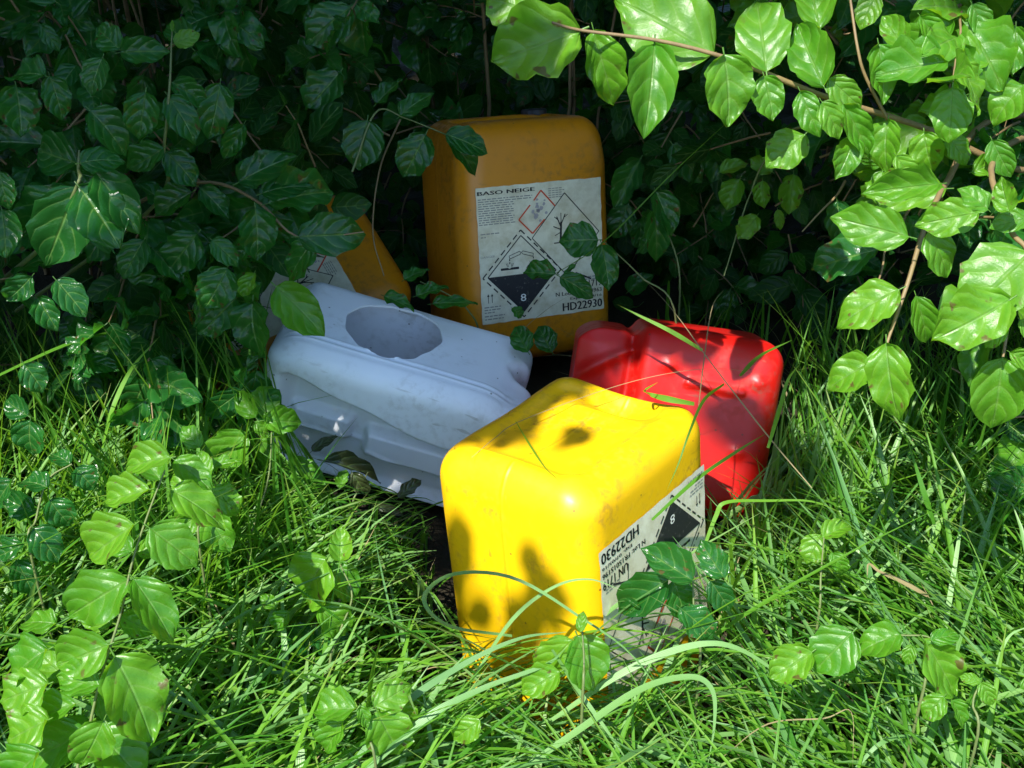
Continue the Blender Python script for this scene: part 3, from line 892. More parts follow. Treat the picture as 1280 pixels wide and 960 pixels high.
dead = shoot("withered dark leaves on a twig before the white can", [(440, 640), (450, 610), (460, 590)],
      [(390, 564, 421, 539, .4), (405, 576, 488, 592, .32), (498, 622, 526, 596, .4), (440, 590, 460, 625, .5), (470, 632, 510, 640, .4)], 1.95, 'leaf_dead')
shoot("small shoot in the grass left of the yellow can", [(412, 840), (425, 790), (440, 745), (425, 705)],
      [(425, 702, 425, 656, .66), (418, 704, 449, 752, .7), (408, 698, 360, 758, .85), (345, 760, 323, 745, .7), (362, 765, 340, 790, .7), (400, 760, 440, 800, .7)], 1.58)
shoot("low broad-leaved shoot at the bottom edge", [(470, 960), (460, 920), (455, 885)],
      [(445, 886, 384, 886, .76), (467, 884, 517, 855, .7), (450, 882, 462, 910, .6), (472, 890, 503, 955, .8), (480, 875, 525, 905, .6), (430, 900, 400, 945, .7)], 1.38)
shoot("green shoot leaning on the upside-down label", [(875, 830), (868, 770), (866, 726)],
      [(866, 726, 800, 684, .55), (836, 724, 767, 770, .64), (842, 726, 862, 778, .68), (905, 722, 873, 676, .6), (888, 726, 917, 768, .62), (850, 760, 900, 800, .6), (800, 760, 780, 745, .3)], 1.50, 'leaf')
shoot("two-leaved pale shoot right of the red can", [(1022, 780), (1026, 720), (1030, 672)],
      [(1028, 672, 1066, 648, .66), (1026, 668, 1008, 708, .75), (1040, 690, 1060, 720, .6)], 1.60)
shoot("bright shoot in the grass at the lower right", [(1150, 880), (1160, 830), (1163, 798), (1127, 794)],
      [(1127, 793, 1066, 808, .66), (1163, 800, 1204, 788, .6), (1155, 800, 1204, 872, .62), (1066, 790, 1014, 842, .85), (1140, 806, 1132, 834, .6), (1015, 815, 962, 852, .75),
       (1180, 870, 1150, 900, .7), (1190, 875, 1210, 910, .6)], 1.40)
shoot("pale yellowish sprig near the lower right corner", [(1220, 930), (1216, 880), (1225, 855)],
      [(1225, 852, 1200, 845, .6), (1226, 852, 1244, 885, .6), (1222, 856, 1220, 888, .5), (1275, 860, 1300, 850, .6)], 1.38)
shoot("broad leaves at the foot of the yellow can", [(728, 880), (730, 830), (728, 790)],
      [(722, 795, 752, 862, .85), (715, 800, 670, 850, .7), (725, 790, 728, 762, .5), (700, 840, 650, 870, .7), (600, 900, 560, 930, .7)], 1.40)
shoot("broad leaves at the left edge above the large shoot", [(40, 700), (45, 650), (60, 600), (90, 580)],
      [(95, 585, 118, 612, .8), (88, 580, 62, 560, .7), (60, 610, 20, 590, .7), (62, 625, 88, 662, .75), (45, 640, 0, 625, .7), (42, 660, 78, 700, .75), (35, 520, 2, 500, .75),
       (38, 525, 30, 575, .8), (30, 455, 58, 490, .75), (15, 600, -15, 640, .7), (30, 680, -8, 700, .7), (20, 700, 45, 745, .7)], 1.58, 'leaf')
shoot("leafy sprig between the large shoot and the white can", [(250, 690), (252, 650), (255, 600)],
      [(255, 610, 205, 600, .65), (258, 612, 305, 640, .7), (252, 640, 215, 670, .7), (256, 640, 292, 690, .72), (256, 600, 250, 560, .65), (250, 560, 225, 530, .6), (262, 585, 300, 572, .6)], 1.62)
shoot("round-leaved sprig under the two-leaved one left of the can", [(395, 850), (392, 810), (395, 780)],
      [(395, 785, 440, 815, .8), (390, 785, 355, 820, .8), (395, 810, 430, 845, .75), (388, 815, 350, 848, .75)], 1.62, 'leaf')
shoot("single dark green leaf cluster at the right edge", [(1290, 700), (1288, 650), (1285, 610)],
      [(1288, 612, 1232, 598, .7), (1286, 620, 1245, 648, .75), (1280, 600, 1300, 570, .6)], 1.80, 'leaf')
shoot("trailing shoot hanging across the BASO NEIGE label", [(845, 400, 2.05), (800, 345, 2.05), (755, 302, 2.03)],
      [(748, 300, 697, 301, .85), (752, 306, 766, 363, .58), (695, 343, 651, 338, .62), (700, 346, 747, 371, .55), (640, 385, 655, 398, .6), (720, 330, 700, 345, .3)], 2.03, 'leaf')
shoot("two dark leaves hanging in the hollow between can and bush", [(850, 360, 2.2), (835, 290, 2.2), (818, 235, 2.2)],
      [(820, 240, 846, 294, .62), (818, 262, 826, 332, .5), (800, 200, 768, 262, .5), (840, 180, 880, 230, .6), (905, 175, 890, 230, .6)], 2.2, 'leaf')
shoot("low leaves creeping between the white can and upright amber can", [(600, 425, 2.25), (585, 388, 2.2), (560, 368, 2.16), (525, 352, 2.13)],
      [(505, 350, 535, 330, .6), (520, 370, 560, 355, .6), (480, 370, 520, 385, .55), (540, 380, 600, 372, .35), (690, 440, 670, 405, .7), (660, 440, 640, 405, .7)], 2.1, 'leaf')

# --- filler twigs of the bushes, grown in world volumes
CLEAR = [np.array(p, float) for p in (
    [(392, 328), (440, 315), (505, 285), (505, 372), (440, 362), (395, 350)],
    [(345, 335), (665, 425), (700, 455), (720, 400), (560, 400), (500, 430), (380, 345)],
    [(350, 345), (665, 430), (670, 480), (560, 560), (540, 640), (420, 590), (345, 470)],
    [(515, 150), (760, 148), (765, 400), (600, 400), (545, 380), (525, 300)],
    [(712, 402), (985, 400), (985, 520), (960, 620), (890, 600), (720, 480)],
    [(538, 458), (885, 458), (885, 620), (760, 800), (560, 790)])]
def inside(px, py, poly):
    n = len(poly); c = False; j = n - 1
    for i in range(n):
        if ((poly[i][1] > py) != (poly[j][1] > py)) and (px < (poly[j][0] - poly[i][0]) * (py - poly[i][1]) / (poly[j][1] - poly[i][1] + 1e-9) + poly[i][0]): c = not c
        j = i
    return c
def blocks_view(p, zmax):
    px, py, z = proj(p)
    if z > zmax or z < .1: return False
    return any(inside(px, py, c) for c in CLEAR)

SUNLIT = [(P(75, 290, 1.5), .055), (P(125, 268, 1.5), .055)]
OPEN = [(np.array([.10, 1.42, .45]), .24), (np.array([.02, 1.33, .22]), .17), (P(120, 760, 1.4), .22), (P(120, 900, 1.35), .2), (P(330, 520, 1.8), .1), (P(200, 470, 1.75), .16), (P(60, 450, 1.7), .13)]
def shades_spot(p, roof=False):
    # keeps a gap in the boughs where a single sunbeam reaches the left bush
    for q_, rr in (SUNLIT + OPEN if roof else SUNLIT):
        d = np.asarray(p) - q_
        t = d @ SDIR
        if t > .05 and np.linalg.norm(d - SDIR * t) < rr: return True
    return False

def in_can(p, pad=.02):
    if p[1] > 2.85 or p[1] < 1.1 or p[2] > .85 or abs(p[0]) > .75: return False
    v = Vector(p)
    for e, (hx, hy, hz), off in ((FRONT, (CW / 2, CD / 2, CH / 2), -CH / 2), (REAR, (CW / 2, CD / 2, CH / 2), CH / 2), (LYING, (CW / 2, CD / 2, CH / 2), CH / 2),
                                 (we, (.215, .13, .13), 0), (re_, (.168, .11, .15), 0)):
        l = e.matrix_world.inverted() @ v
        if abs(l.x) < hx + pad and abs(l.y) < hy + pad and abs(l.z - off) < hz + pad: return True
    return False
bpy.context.view_layer.update()

def fill(plant, sampler, ntwig, kind, nobj, lsize=(.042, .092), open_dir=(0, -.6, .6), zmax=2.45, reject=None, mass_only=False):
    r = random.Random(ntwig + nobj)
    leaves, twigs = [], []
    for _ in range(ntwig):
        p0 = sampler(r)
        if p0 is None: continue
        d = unit([r.gauss(0, .6), r.gauss(-.35, .5), r.gauss(.15, .5)])
        nn = r.randint(3, 6); step = r.uniform(.032, .05)
        pts = [np.array(p0)]
        for k in range(nn):
            d = unit(d + np.array([r.gauss(0, .12), r.gauss(0, .12), r.gauss(-.06, .12)]))
            pts.append(pts[-1] + d * step)
        tl = []
        for k, p in enumerate(pts[1:]):
            side = unit(np.cross(d, [r.gauss(0, .3), r.gauss(0, .3), 1]))
            if k % 2: side = unit(np.cross(d, side))
            for sgn in (-1, 1):
                L = r.uniform(*lsize) * (0.7 + .5 * math.sin(math.pi * (k + 1) / (nn + 1)))
                dirv = unit(side * sgn * .9 + d * .55 + np.array([0, 0, -.35]) + np.array([r.gauss(0, .2) for _ in range(3)]))
                b_ = p + dirv * L * .1; t_ = p + dirv * L
                mid = (b_ + t_) / 2
                if in_can(mid, .012) or in_can(t_, .008) or in_can(b_, .008): continue
                if any(blocks_view(q_, zmax) for q_ in (b_, mid, t_, mid + [L * .3, 0, 0], mid - [L * .3, 0, 0])): continue
                if reject is not None and reject(mid): continue
                if mid[2] < ground_z(mid[0], mid[1]) + .01: continue
                f = unit(np.array(open_dir) + np.array([r.gauss(0, .45), r.gauss(0, .35), r.gauss(0, .35)]))
                tl.append((leaf_matrix(b_, t_, f, r.uniform(.85, 1.15)), mid, L))
        if tl:
            twigs.append((pts, len(leaves), len(leaves) + len(tl))); leaves += tl
    score = []
    for i, (m_, mid, L) in enumerate(leaves):
        px, py, z = proj(mid)
        score.append(z - L * 3 if (-60 < px < 1340 and -60 < py < 1020 and z > .3) else 1e3 + abs(z))
    order = np.argsort(score)
    objs = set(int(i) for i in order[:nobj] if score[i] < 1e2)
    for pts, i0, i1 in twigs:
        has = any(i in objs for i in range(i0, i1))
        if any(blocks_view(p, zmax) for p in pts) or any(in_can(p, .005) for p in pts):
            br = None; use = False
        else: use = True
        if has and use:
            br = plant.stem(pts, .0022, .0010, 'stem', n=len(pts) * 2)
        elif use:
            plant.mass_twig(pts, .0022, .001); br = None
        else: br = None
        for i in range(i0, i1):
            if i in objs: plant.leaf(leaves[i][0], kind, br)
            else: plant.mass_leaf(leaves[i][0])

def left_s(r):
    # rounded front of the left bush: nearer at the left edge
    x = r.uniform(-1.9, -.22); t = (x + 1.9) / 1.7
    yf = 1.30 + .95 * max(0, t - .35) ** 1.2 + .1
    y = yf + abs(r.gauss(0, .35)) + .10
    z = r.uniform(.28, 1.55)
    if x > -.5 and z < .62 and y < 2.35: return None
    if z < .42 - .35 * (y - 1.5): return None
    return (x, y, z)
fill(LB, left_s, 330, 'leaf', 175, reject=shades_spot)
def roof_s(r):  # unseen boughs added above the left bush to block sky light
    y = r.uniform(.55, 2.5)
    return (r.uniform(-2.1, -.5), y, r.uniform(1.35, 2.2) if y > 1.4 else r.uniform(1.65, 2.3))
fill(LB, roof_s, 520, 'leaf', 0, lsize=(.07, .10), reject=lambda p: shades_spot(p, True))
def side_s(r):
    # unseen hedge added past the left of the frame to block sky light
    return (r.uniform(-2.6, -1.35), r.uniform(-.6, 1.5), r.uniform(.1, 1.9))
fill(LB, side_s, 360, 'leaf', 0, lsize=(.08, .12), reject=lambda p: shades_spot(p, True))
def screen_s(r):
    return P(r.uniform(120, 420), r.uniform(200, 400), r.uniform(1.85, 2.1))
fill(LB, screen_s, 42, 'leaf', 60, lsize=(.06, .09), reject=shades_spot)

def back_s(r):
    x = r.uniform(-2.4, 2.3)
    y = 2.62 + abs(r.gauss(0, .5)); z = float(ground_z(x, y)) + r.uniform(.02, 1.9)
    if r.random() < .42:                      # unseen boughs added over the hollow to darken it
        x, y, z = r.uniform(-1.6, 1.3), r.uniform(2.15, 2.9), r.uniform(1.2, 2.1)
    return (x, y, z)
BB = Plant("dogwood_bush", "deep shaded dogwood thicket behind the upright amber can", "bush", (0.15, 3.0, float(ground_z(.15, 3.0))))
fill(BB, back_s, 3300, 'leaf', 200, zmax=2.2)
def hollow_s(r):
    x, y = r.uniform(.15, 1.1), r.uniform(2.25, 2.75)
    return (x, y, float(ground_z(x, y)) + r.uniform(.02, .30))
fill(BB, hollow_s, 70, 'leaf', 60, lsize=(.045, .075), zmax=2.2)
for k in range(70):
    x, y = random.uniform(-1.4, 1.8), random.uniform(2.6, 3.5)
    g0 = float(ground_z(x, y)) - .01
    if in_can((x, y, g0 + .1), .05): continue
    BB.mass_twig(catmull([(x, y, g0), (x + random.gauss(0, .06), y + random.gauss(0, .06), g0 + .5), (x + random.gauss(0, .15), y + random.gauss(-.1, .15), g0 + 1.5)], 8), random.uniform(.003, .009), .002)
def far_s(r):
    x, y = r.uniform(-3.4, 3.4), r.uniform(3.7, 5.2)
    return (x, y, float(ground_z(x, y)) + r.uniform(.05, 2.2))
fill(BB, far_s, 700, 'leaf', 0, lsize=(.10, .16))
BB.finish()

def right_s(r):
    x = r.uniform(.26, 2.0)
    yf = 1.62 - .28 * min(1, max(0, (x - .45) / .5)) + .75 * max(0, .5 - x) / .25
    y = yf + abs(r.gauss(0, .38)); z = r.uniform(.50 if x < .62 else .22, 1.5)
    if y > 2.1: z = r.uniform(.3, 1.6)
    return (x, y, z)
def right_rej(p):
    px, py, z = proj(p)
    if z < 2.1 and 700 < px < 985 and py > 165: return True       # the hollow beside the upright can stays open
    if z < 1.75 and px < 905: return True
    if z < 2.1 and px < 1035 and py > 215 and py < 560: return True
    if z < 1.9 and py > 330 and px < 1180: return True
    return False
fill(RB, right_s, 210, 'leaf_bright', 120, reject=right_rej)
fill(RB, right_s, 230, 'leaf', 110, reject=right_rej)  # darker copy mixed in so part of the bush looks shaded
for k in range(34):
    x = random.uniform(-1.5, -.35); y = 1.75 + .5 * (x + 1.5) + random.uniform(.1, .7)
    g0 = float(ground_z(x, y)) - .01
    pth = catmull([(x, y, g0), (x + random.gauss(0, .05), y + random.gauss(0, .05), g0 + .45), (x + random.gauss(0, .14), y + random.gauss(-.12, .12), g0 + 1.3)], 9)
    if any(in_can(p_, .02) or blocks_view(p_, 2.3) for p_ in pth): continue
    LB.mass_twig(pth, random.uniform(.003, .007), .0015)
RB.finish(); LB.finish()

# ------------------------------------------------------------------ grass
def blade_arrays(path, w, seg_up=(0, 0, 1), fold=.35, tip=0.35):
    path = np.asarray(path); n = len(path)
    tan = np.gradient(path, axis=0); tan /= np.linalg.norm(tan, axis=1)[:, None] + 1e-9
    up = np.asarray(seg_up, float)
    side = np.cross(tan, up); side /= np.linalg.norm(side, axis=1)[:, None] + 1e-9
    nr = np.cross(side, tan)
    t = np.linspace(0, 1, n)
    ww = w * .5 * np.minimum(1, .55 + 1.6 * t) * np.clip((1 - t) / tip, 0.02, 1) ** .8
    L = path - side * ww[:, None] + nr * (ww * fold)[:, None]
    R_ = path + side * ww[:, None] + nr * (ww * fold)[:, None]
    v = np.stack([L, path, R_], 1).reshape(-1, 3)
    uv = np.stack([np.tile([0, .5, 1], n), np.repeat(t, 3)], 1)
    q = []
    for i in range(n - 1):
        for j in range(2): q.append((i * 3 + j, i * 3 + j + 1, (i + 1) * 3 + j + 1, (i + 1) * 3 + j))
    return v, np.array(q, np.int32), uv

FACE_POLY = [np.array(p, float) for p in ([(545, 455), (885, 455), (888, 600), (830, 640), (752, 780), (700, 800), (590, 785), (548, 740)],
                                          [(350, 345), (665, 430), (670, 480), (560, 560), (548, 622), (470, 605), (410, 580), (365, 540), (345, 470)],
                                          [(715, 400), (975, 400), (985, 440), (968, 560), (890, 585)])]
def hides_can(path):
    px, py, z = proj(path)
    for x, y, zz in zip(px, py, z):
        if zz < 2.3 and any(inside(x, y, c) for c in FACE_POLY): return True
    return False

def grow_grass(acc, n, area, hgt, wid, rnd, lean, keep=None):
    x0, x1, y0, y1 = area
    made = 0
    for _ in range(n):
        x, y = rnd.uniform(x0, x1), rnd.uniform(y0, y1)
        if math.sin(13 * x + 2) * math.sin(11 * y + 5 * x) < -.25 and rnd.random() < .75: continue
        g0 = float(ground_z(x, y))
        if in_can((x, y, g0 + .05), .004): continue
        h = rnd.uniform(*hgt) * (1.0 if y > 1.2 else .8)
        lx, ly, lz = lean(x, y, rnd)
        a = np.array([x, y, g0 - .01])
        d = np.array([lx, ly])
        k = np.linspace(0, 1, 9)
        bend = rnd.uniform(.5, 1.7)
        hor = (k ** 1.5)[:, None] * d[None, :] * h
        arch = np.sin(np.minimum(k * bend * lz, 2.6)) / max(.3, bend * lz) * h * (1 + .2 * lz)
        path = np.column_stack([a[0] + hor[:, 0] + rnd.gauss(0, .01) * k, a[1] + hor[:, 1] + rnd.gauss(0, .01) * k, a[2] + arch])
        path[:, 2] = np.maximum(path[:, 2], ground_z(path[:, 0], path[:, 1]) + .004)
        if hides_can(path) and rnd.random() < .993: continue
        if keep is not None and not keep(path): continue
        if any(in_can(p_, .001) for p_ in path[2::2]): continue
        v, q, uv = blade_arrays(path, rnd.uniform(*wid), fold=rnd.uniform(.1, .7))
        acc.add(v, q, uv, rnd.random()); made += 1
    return made

def lean_any(x, y, r):
    # lodged sward: blades comb over to the right and towards the viewer, with scatter
    ang = r.gauss(0.05 if x < .1 else 2.7, .75)
    if r.random() < .25: ang = r.uniform(0, 6.28)
    m_ = r.uniform(.55, 1.25)
    return m_ * math.cos(ang), m_ * math.sin(ang) * .7, r.uniform(.9, 1.6)
def lean_up(x, y, r):
    ang = r.uniform(0, 6.28); m_ = r.uniform(.15, .6)
    return m_ * math.cos(ang), m_ * math.sin(ang), r.uniform(.45, 1.0)
def low_view(path):
    px, py, z = proj(path)
    vis = (px > -80) & (px < 1360)
    return not np.any(vis & (py < 350))
gr = random.Random(5)
A1 = Acc()
grow_grass(A1, 9000, (-1.15, 1.25, .85, 1.85), (.16, .42), (.0035, .0085), gr, lean_any, low_view)
grow_grass(A1, 2400, (-1.15, -.2, 1.35, 2.1), (.24, .50), (.003, .007), gr, lean_up, low_view)
grow_grass(A1, 2600, (.3, 1.3, 1.4, 2.3), (.20, .42), (.003, .007), gr, lean_up, low_view)
grow_grass(A1, 900, (-.28, .06, 1.40, 1.80), (.05, .15), (.003, .006), gr, lean_any, low_view)
new_obj("grass", A1.mesh("grass"), M['grass'], kind="stuff", label="tangled green grass covering the ground in front", category="grass")
A2 = Acc()
grow_grass(A2, 2000, (-1.0, 1.2, .95, 1.65), (.22, .40), (.006, .013), gr, lean_any, low_view)
grow_grass(A2, 160, (.25, 1.0, 1.45, 1.8), (.22, .36), (.007, .012), gr, lean_up, low_view)
_hc = hides_can
hides_can = lambda p_: False
grow_grass(A2, 60, (.27, .52, 1.50, 1.70), (.22, .34), (.007, .012), gr, lean_up, low_view)
hides_can = _hc
new_obj("broad_grass", A2.mesh("broad_grass"), M['grass_pale'], kind="stuff", label="pale broad grass blades arching through the sward", category="grass")
A3 = Acc()
grow_grass(A3, 1000, (-.4, 1.25, .95, 2.2), (.10, .30), (.0015, .0045), gr, lean_any, low_view)
new_obj("dry_grass", A3.mesh("dry_grass"), M['straw'], kind="stuff", label="dry straw coloured stalks tangled in the grass", category="dry grass")

# single blades one can pick out
BL = [
 ("pale blade looping in front of the yellow can", 'grass_pale', 9, [(640, 795, 1.22), (560, 782, 1.20), (530, 748, 1.19), (566, 718, 1.18), (640, 722, 1.17), (720, 768, 1.16), (800, 830, 1.15), (880, 960, 1.14)]),
 ("short arched blade touching the label's left edge", 'grass_pale', 7, [(590, 850, 1.2), (640, 775, 1.19), (690, 735, 1.18), (735, 724, 1.17), (778, 738, 1.17)]),
 ("bright bent blade below the yellow can's label", 'grass_pale', 15, [(620, 985, 1.13), (720, 915, 1.13), (800, 862, 1.13), (862, 846, 1.13), (890, 862, 1.13), (893, 905, 1.13), (884, 960, 1.13)]),
 ("long arching blade sweeping right under the label", 'grass_pale', 13, [(690, 900, 1.17), (780, 840, 1.16), (860, 808, 1.16), (915, 808, 1.16), (970, 840, 1.17), (1010, 880, 1.18)]),
 ("grey green blade rising from the bottom left centre", 'grass_pale', 13, [(425, 975, 1.14), (500, 885, 1.15), (580, 830, 1.17), (650, 798, 1.18), (708, 790, 1.19)]),
 ("white shining blade across the bottom centre", 'grass_pale', 14, [(445, 975, 1.12), (530, 900, 1.12), (600, 862, 1.13), (680, 832, 1.14), (706, 812, 1.15)]),
 ("blade slanting down from the can's foot to the bottom edge", 'grass_pale', 10, [(690, 812, 1.15), (722, 862, 1.14), (760, 915, 1.13), (800, 975, 1.12)]),
 ("kinked light blade in front of the red can's foot", 'grass', 8, [(878, 690, 1.4), (895, 645, 1.4), (908, 628, 1.4), (960, 626, 1.41), (1016, 627, 1.42), (1060, 645, 1.43)]),
 ("straight light blade slanting up beside the red can", 'grass', 9, [(815, 650, 1.38), (870, 600, 1.4), (920, 565, 1.42), (957, 542, 1.44)]),
 ("stiff upright blade below the right hand spray", 'grass', 10, [(1168, 655, 1.45), (1150, 600, 1.45), (1128, 530, 1.46)]),
 ("thin blade crossing the upright one on the right", 'grass', 6, [(1070, 720, 1.45), (1120, 640, 1.46), (1184, 560, 1.48)]),
 ("long blade sweeping in from the left edge", 'grass', 9, [(-20, 478, 1.5), (80, 432, 1.55), (150, 412, 1.6), (215, 392, 1.65), (258, 386, 1.68)]),
 ("curved blade leaning right in the left grass", 'grass', 10, [(128, 560, 1.52), (142, 508, 1.53), (165, 460, 1.55), (200, 420, 1.57)]),
 ("thin stalk lying across the yellow can's top", 'straw', 2.4, [(590, 575, 0), (620, 550, 0), (652, 529, 0), (760, 489, 0), (840, 466, 1.75), (905, 461, 1.78), (965, 470, 1.84)]),
 ("short dark blade stuck on the yellow can's top", 'grass', 4, [(645, 530, 0), (664, 562, 0), (682, 588, 0), (700, 604, 0)]),
 ("folded blade over the yellow can's right edge", 'grass', 11, [(868, 508, 0), (835, 502, 0), (812, 496, 0), (806, 488, 1.68), (822, 478, 1.7)]),
 ("blade hanging down the yellow can's right side", 'grass', 6, [(905, 480, 1.62), (880, 500, 1.58), (862, 540, 1.55), (848, 580, 1.54), (834, 612, 1.54)]),
 ("blue green blade at the lower right corner", 'grass_pale', 10, [(1300, 900, 1.2), (1255, 850, 1.2), (1210, 800, 1.2), (1166, 756, 1.22)]),
 ("hooked blade near the bottom right corner", 'grass_pale', 8, [(1070, 960, 1.15), (1100, 930, 1.15), (1135, 920, 1.16), (1165, 928, 1.16), (1182, 965, 1.15)]),
 ("arched blade on the right edge of the grass", 'grass_pale', 8, [(1244, 890, 1.22), (1248, 830, 1.22), (1262, 795, 1.22), (1290, 782, 1.22)]),
 ("long pinkish stalk crossing in front of the red can", 'straw', 3.2, [(1015, 610, 1.6), (960, 545, 1.65), (890, 455, 1.72), (830, 375, 1.8), (755, 303, 1.95)]),
 ("thin upright straw in front of the red can", 'straw', 3.2, [(872, 520, 1.7), (880, 450, 1.7), (890, 385, 1.72), (905, 362, 1.75)]),
 ("green blade pointing left over the red can", 'grass', 8, [(878, 438, 1.78), (840, 415, 1.78), (800, 395, 1.79), (770, 380, 1.8)]),
 ("dark blade pointing up right beyond the red can", 'grass', 8, [(925, 470, 1.75), (950, 445, 1.77), (990, 425, 1.8)]),
 ("broad blade at the red can's right edge", 'grass', 9, [(960, 560, 1.6), (975, 510, 1.6), (985, 475, 1.6), (1000, 455, 1.62)]),
 ("long pale stem climbing from the label to the bush", 'grass', 3.4, [(690, 345, 2.04), (755, 302, 2.0), (845, 212, 1.95), (932, 132, 1.85)]),
 ("white stiff stem of the small left shoot", 'grass_pale', 4, [(412, 825, 1.38), (430, 785, 1.38), (449, 748, 1.38)]),
 ("thin grass stem left of the small shoot", 'grass_pale', 4, [(500, 810, 1.38), (485, 750, 1.38), (472, 690, 1.38), (466, 640, 1.38)]),
 ("brown dry blade curling in the right grass", 'straw', 12, [(1160, 745, 1.4), (1130, 728, 1.4), (1100, 715, 1.4), (1086, 705, 1.41), (1084, 722, 1.41)]),
 ("straw blade bent over at the bottom right", 'straw', 4, [(905, 945, 1.16), (960, 905, 1.16), (1030, 898, 1.17), (1064, 890, 1.17), (1066, 960, 1.16)]),
]
TOPN = np.array(FRONT.matrix_world.to_3x3() @ Vector((0, 0, -1)))
TOPP = np.array(FRONT.matrix_world @ Vector((0, 0, -CH)))
def on_top(px, py, lift=.004):
    d = P(px, py, 1.0) - CAMP
    return CAMP + d * (((TOPP - CAMP) @ TOPN) / (d @ TOPN)) + TOPN * lift
def blade_point(p):
    if p[2] == 0: return on_top(p[0], p[1])
    return P(*p)
for lab, mt, wpx, pts in BL:
    if pts[0][1] > 640 or pts[0][0] < 300:
        pts = [(a_, b_, c_ * (1.24 if c_ < 1.3 else 1.16)) for a_, b_, c_ in pts]
    path = catmull([blade_point(p) for p in pts], max(12, len(pts) * 5))
    zz = float(np.mean([proj(blade_point(p))[2] for p in pts]))
    up = unit(CAMDIR(path.mean(0)) + np.array([0, 0, .6]) + SDIR * .5)
    base = path[0].copy()
    tw = np.linspace(-.5, .7, len(path)) + .35 * np.sin(np.linspace(0, 5, len(path)) + wpx)
    sd = unit(np.cross(path[-1] - path[0], up))
    ups = up[None, :] * np.cos(tw)[:, None] + sd[None, :] * np.sin(tw)[:, None]
    v, q, uv = blade_arrays(path - base, wpx * (.8 if mt != 'straw' else .6) / FPX * zz, ups, .10, .8)
    me = mesh_np("grass_blade", v, q, uv, colors=np.full(len(v), random.random()))
    o = new_obj("grass_blade", me, M[mt], label=lab, category="grass blade", group="single blades standing out of the grass")
    o.location = base

# ------------------------------------------------------------------ unseen tree added to shade the back, leaves laid along sun rays (above and beside the frame)
e1 = unit(np.cross(SDIR, [0, 0, 1])); e2 = np.cross(e1, SDIR)
def plane(p): p = np.asarray(p); return p @ e1, p @ e2
GRID = .02
lit, shade = set(), []
def mark_lit(p, rr=.03):
    a, b_ = plane(p); k = int(rr / GRID)
    ia, ib = int(math.floor(a / GRID)), int(math.floor(b_ / GRID))
    for i in range(-k, k + 1):
        for j in range(-k, k + 1):
            if i * i + j * j <= k * k + 1: lit.add((ia + i, ib + j))
# sunlit places
for px in range(-100, 1400, 22):
    for py in range(640, 1100, 22):
        z_ = 1.62 - (py - 640) * .0007
        if math.sin(px * .021 + 1.3) * math.sin(py * .033 + px * .008) > .42: continue
        mark_lit(P(px, py, z_), .04)
for px, py, zz in [(x, y, 1.3) for x in range(1030, 1330, 20) for y in range(230, 600, 20)]: mark_lit(P(px, py, zz), .04)
for px, py, zz in [(x, y, 1.38) for x in range(610, 930, 20) for y in range(-10, 160, 20)]: mark_lit(P(px, py, zz), .035)
for px, py, zz in [(x, y, 1.38) for x in range(930, 1300, 20) for y in range(-10, 240, 20) if math.sin(x * .045) * math.sin(y * .06 + x * .02) < .45]: mark_lit(P(px, py, zz), .02)
FM = np.array(FRONT.matrix_world)
def fpt(x, y, z): return FM[:3, :3] @ np.array([x, y, z]) + FM[:3, 3]
for x in np.linspace(-.15, .15, 26):
    for y in np.linspace(-.125, .125, 22):
        # the strip along the left-hand edge of the upturned base lies in leaf shade
        if y > .055 + .018 * math.sin(40 * x) and x < .10: continue
        if abs(x - .02) < .018 and -.02 < y < .06: continue
        mark_lit(fpt(x, y, -CH), .02)
for y in np.linspace(-.125, .125, 22):
    for z in np.linspace(-CH, -.06, 34):
        if y > .075 - .10 * (z + CH) and z > -CH + .05 and z < -.20: continue
        if math.hypot(y + .075, (z + .26) * .6) < .022 or math.hypot(y + .02, (z + .22) * .8) < .028: continue
        mark_lit(fpt(CW / 2, y, z), .012)
for z in np.linspace(-CH + .02, -.1, 24):
    for x in np.linspace(-.05, .15, 10): mark_lit(fpt(x, -CD / 2, z), .012)
for px, py, zz in [(x, y, 1.5) for x in range(60, 170, 14) for y in range(225, 330, 14)]: mark_lit(P(px, py, zz), .03)
for px, py, zz in [(x, y, 1.78) for x in range(130, 380, 24) for y in range(480, 640, 24)]: mark_lit(P(px, py, zz), .02)
for px, py, zz in [(325, 410, 1.72)]: mark_lit(P(px, py, zz), .015)
# shaded places
r = random.Random(77)
def sh(x0, x1, y0, y1, z0, z1, n):
    for _ in range(n): shade.append(P(r.uniform(x0, x1), r.uniform(y0, y1), r.uniform(z0, z1)))
sh(-150, 560, -80, 400, 1.45, 2.6, 4200)
sh(500, 1000, -80, 450, 2.0, 3.0, 2600)
sh(340, 680, 330, 620, 1.75, 2.1, 2600)
sh(700, 1000, 390, 640, 1.8, 2.1, 1800)
sh(930, 1320, -40, 240, 1.35, 1.9, 700)
sh(900, 1320, 470, 640, 1.5, 2.2, 420)
for px, py, zz in [(x, y, 1.75) for x in range(20, 320, 24) for y in range(410, 520, 24)]: mark_lit(P(px, py, zz), .02)
forced = []  # points that get an extra unseen leaf added to cast shade on them
mw = np.array(we.matrix_world)
for _ in range(520):
    l_ = np.array([r.uniform(-.2, .2), -.13, r.uniform(-.13, .12)])
    forced.append(mw[:3, :3] @ l_ + mw[:3, 3])
for e_, (hx_, hy_, hz_) in ((we, (.21, .13, .13)), (re_, (.17, .11, .14))):
    mw = np.array(e_.matrix_world)
    for _ in range(2600):
        l_ = np.array([r.uniform(-hx_, hx_), -hy_, r.uniform(-hz_, hz_)]) if r.random() < .5 else np.array([r.uniform(-hx_, hx_), r.uniform(-hy_, hy_), hz_])
        shade.append(mw[:3, :3] @ l_ + mw[:3, 3])
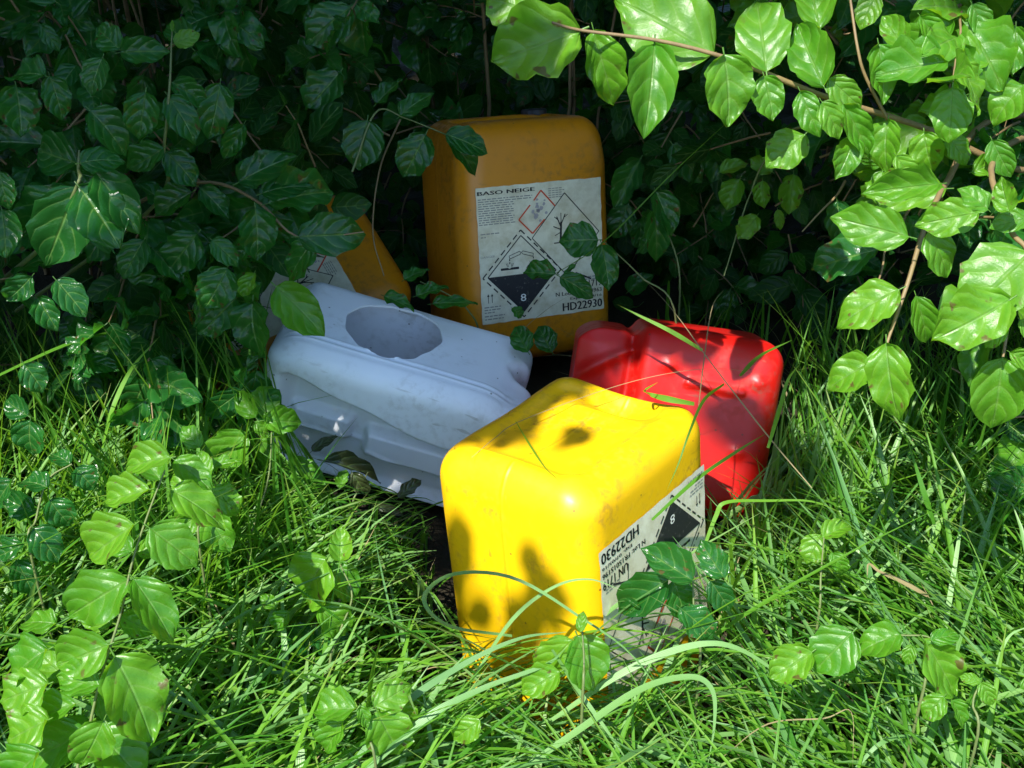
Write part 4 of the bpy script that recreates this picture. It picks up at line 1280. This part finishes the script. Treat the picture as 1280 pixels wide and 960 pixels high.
for y, z in ((.10, -.30), (.085, -.36), (.10, -.22), (.09, -.27), (.08, -.32), (-.075, -.28), (-.02, -.24), (-.06, -.25), (-.03, -.30), (-.05, -.33), (.0, -.18), (.03, -.16)):
    for _ in range(3): forced.append(fpt(CW / 2, y + r.gauss(0, .010), z + r.gauss(0, .014)))
for _ in range(70): forced.append(fpt(r.uniform(-.15, .10), r.uniform(.075, .13), -CH))
for _ in range(5): forced.append(fpt(r.uniform(.0, .04), r.uniform(-.01, .06), -CH))
for _ in range(900):
    px_, py_ = r.uniform(-50, 1330), r.uniform(650, 1000)
    shade.append(P(px_, py_, 1.62 - (py_ - 640) * .0007))
TR = Plant("added_shade_tree", "unseen leafy tree added to shade the hollow", "tree", (-2.6, 0.9, float(ground_z(-2.6, .9))))
TR.e.name = "added_shade_tree"
trunk = TR.stem([(-2.6, .9, -.05), (-2.58, .9, .8), (-2.5, .95, 1.8), (-2.35, 1.0, 2.8), (-2.3, .95, 7.2)], .12, .05, 'bark', name="trunk")
cent = []
nput = 0
for p in shade + forced:
    must = any(p is f_ for f_ in forced)
    if r.random() < .04: continue
    zt = r.uniform(4.2, 6.4)
    if must and any(p is f_ for f_ in forced[520:]): zt = r.uniform(2.2, 3.4)
    t = (zt - p[2]) / SDIR[2]
    c = p + SDIR * t
    if c[1] < -.6 and zt < 1.9: continue
    c = c + np.array([r.gauss(0, .01), r.gauss(0, .01), 0])
    L = r.uniform(.06, .095) if not must else r.uniform(.045, .065)
    ok = True
    for dx, dy in ((0, 0), (.3, 0), (-.3, 0), (0, .3), (0, -.3)):
        w = c + e1 * dx * L + e2 * dy * L
        a, b_ = plane(w)
        if (int(math.floor(a / GRID)), int(math.floor(b_ / GRID))) in lit: ok = False; break
    if (not must and not ok) or shades_spot(c): continue
    px, py, zc = proj(c)
    if zc > .1 and -60 < px < 1340 and py > -60: continue
    f = unit(SDIR + np.array([r.gauss(0, .4), r.gauss(0, .4), r.gauss(0, .3)]))
    d = unit(np.cross(f, [r.gauss(0, 1), r.gauss(0, 1), r.gauss(0, 1)]))
    TR.mass_leaf(leaf_matrix(c - d * L / 2, c + d * L / 2, f, 1.1)); nput += 1
    cent.append(c)
cent = np.array(cent)
print("canopy leaves", nput)
# boughs from the trunk out to the leaf clusters
for k in range(9):
    tgt = cent[r.randrange(len(cent))]
    s0 = np.array([-2.42, .98, r.uniform(3.4, 5.4)])
    mid = (s0 + tgt) / 2 + np.array([0, 0, .25])
    bp = catmull([s0, mid, tgt], 12)
    px, py, zc = proj(bp)
    if np.any((zc > .1) & (px > -40) & (px < 1320) & (py > -40)): continue
    TR.stem([s0, mid, tgt], .022, .004, 'bark')
TR.finish()
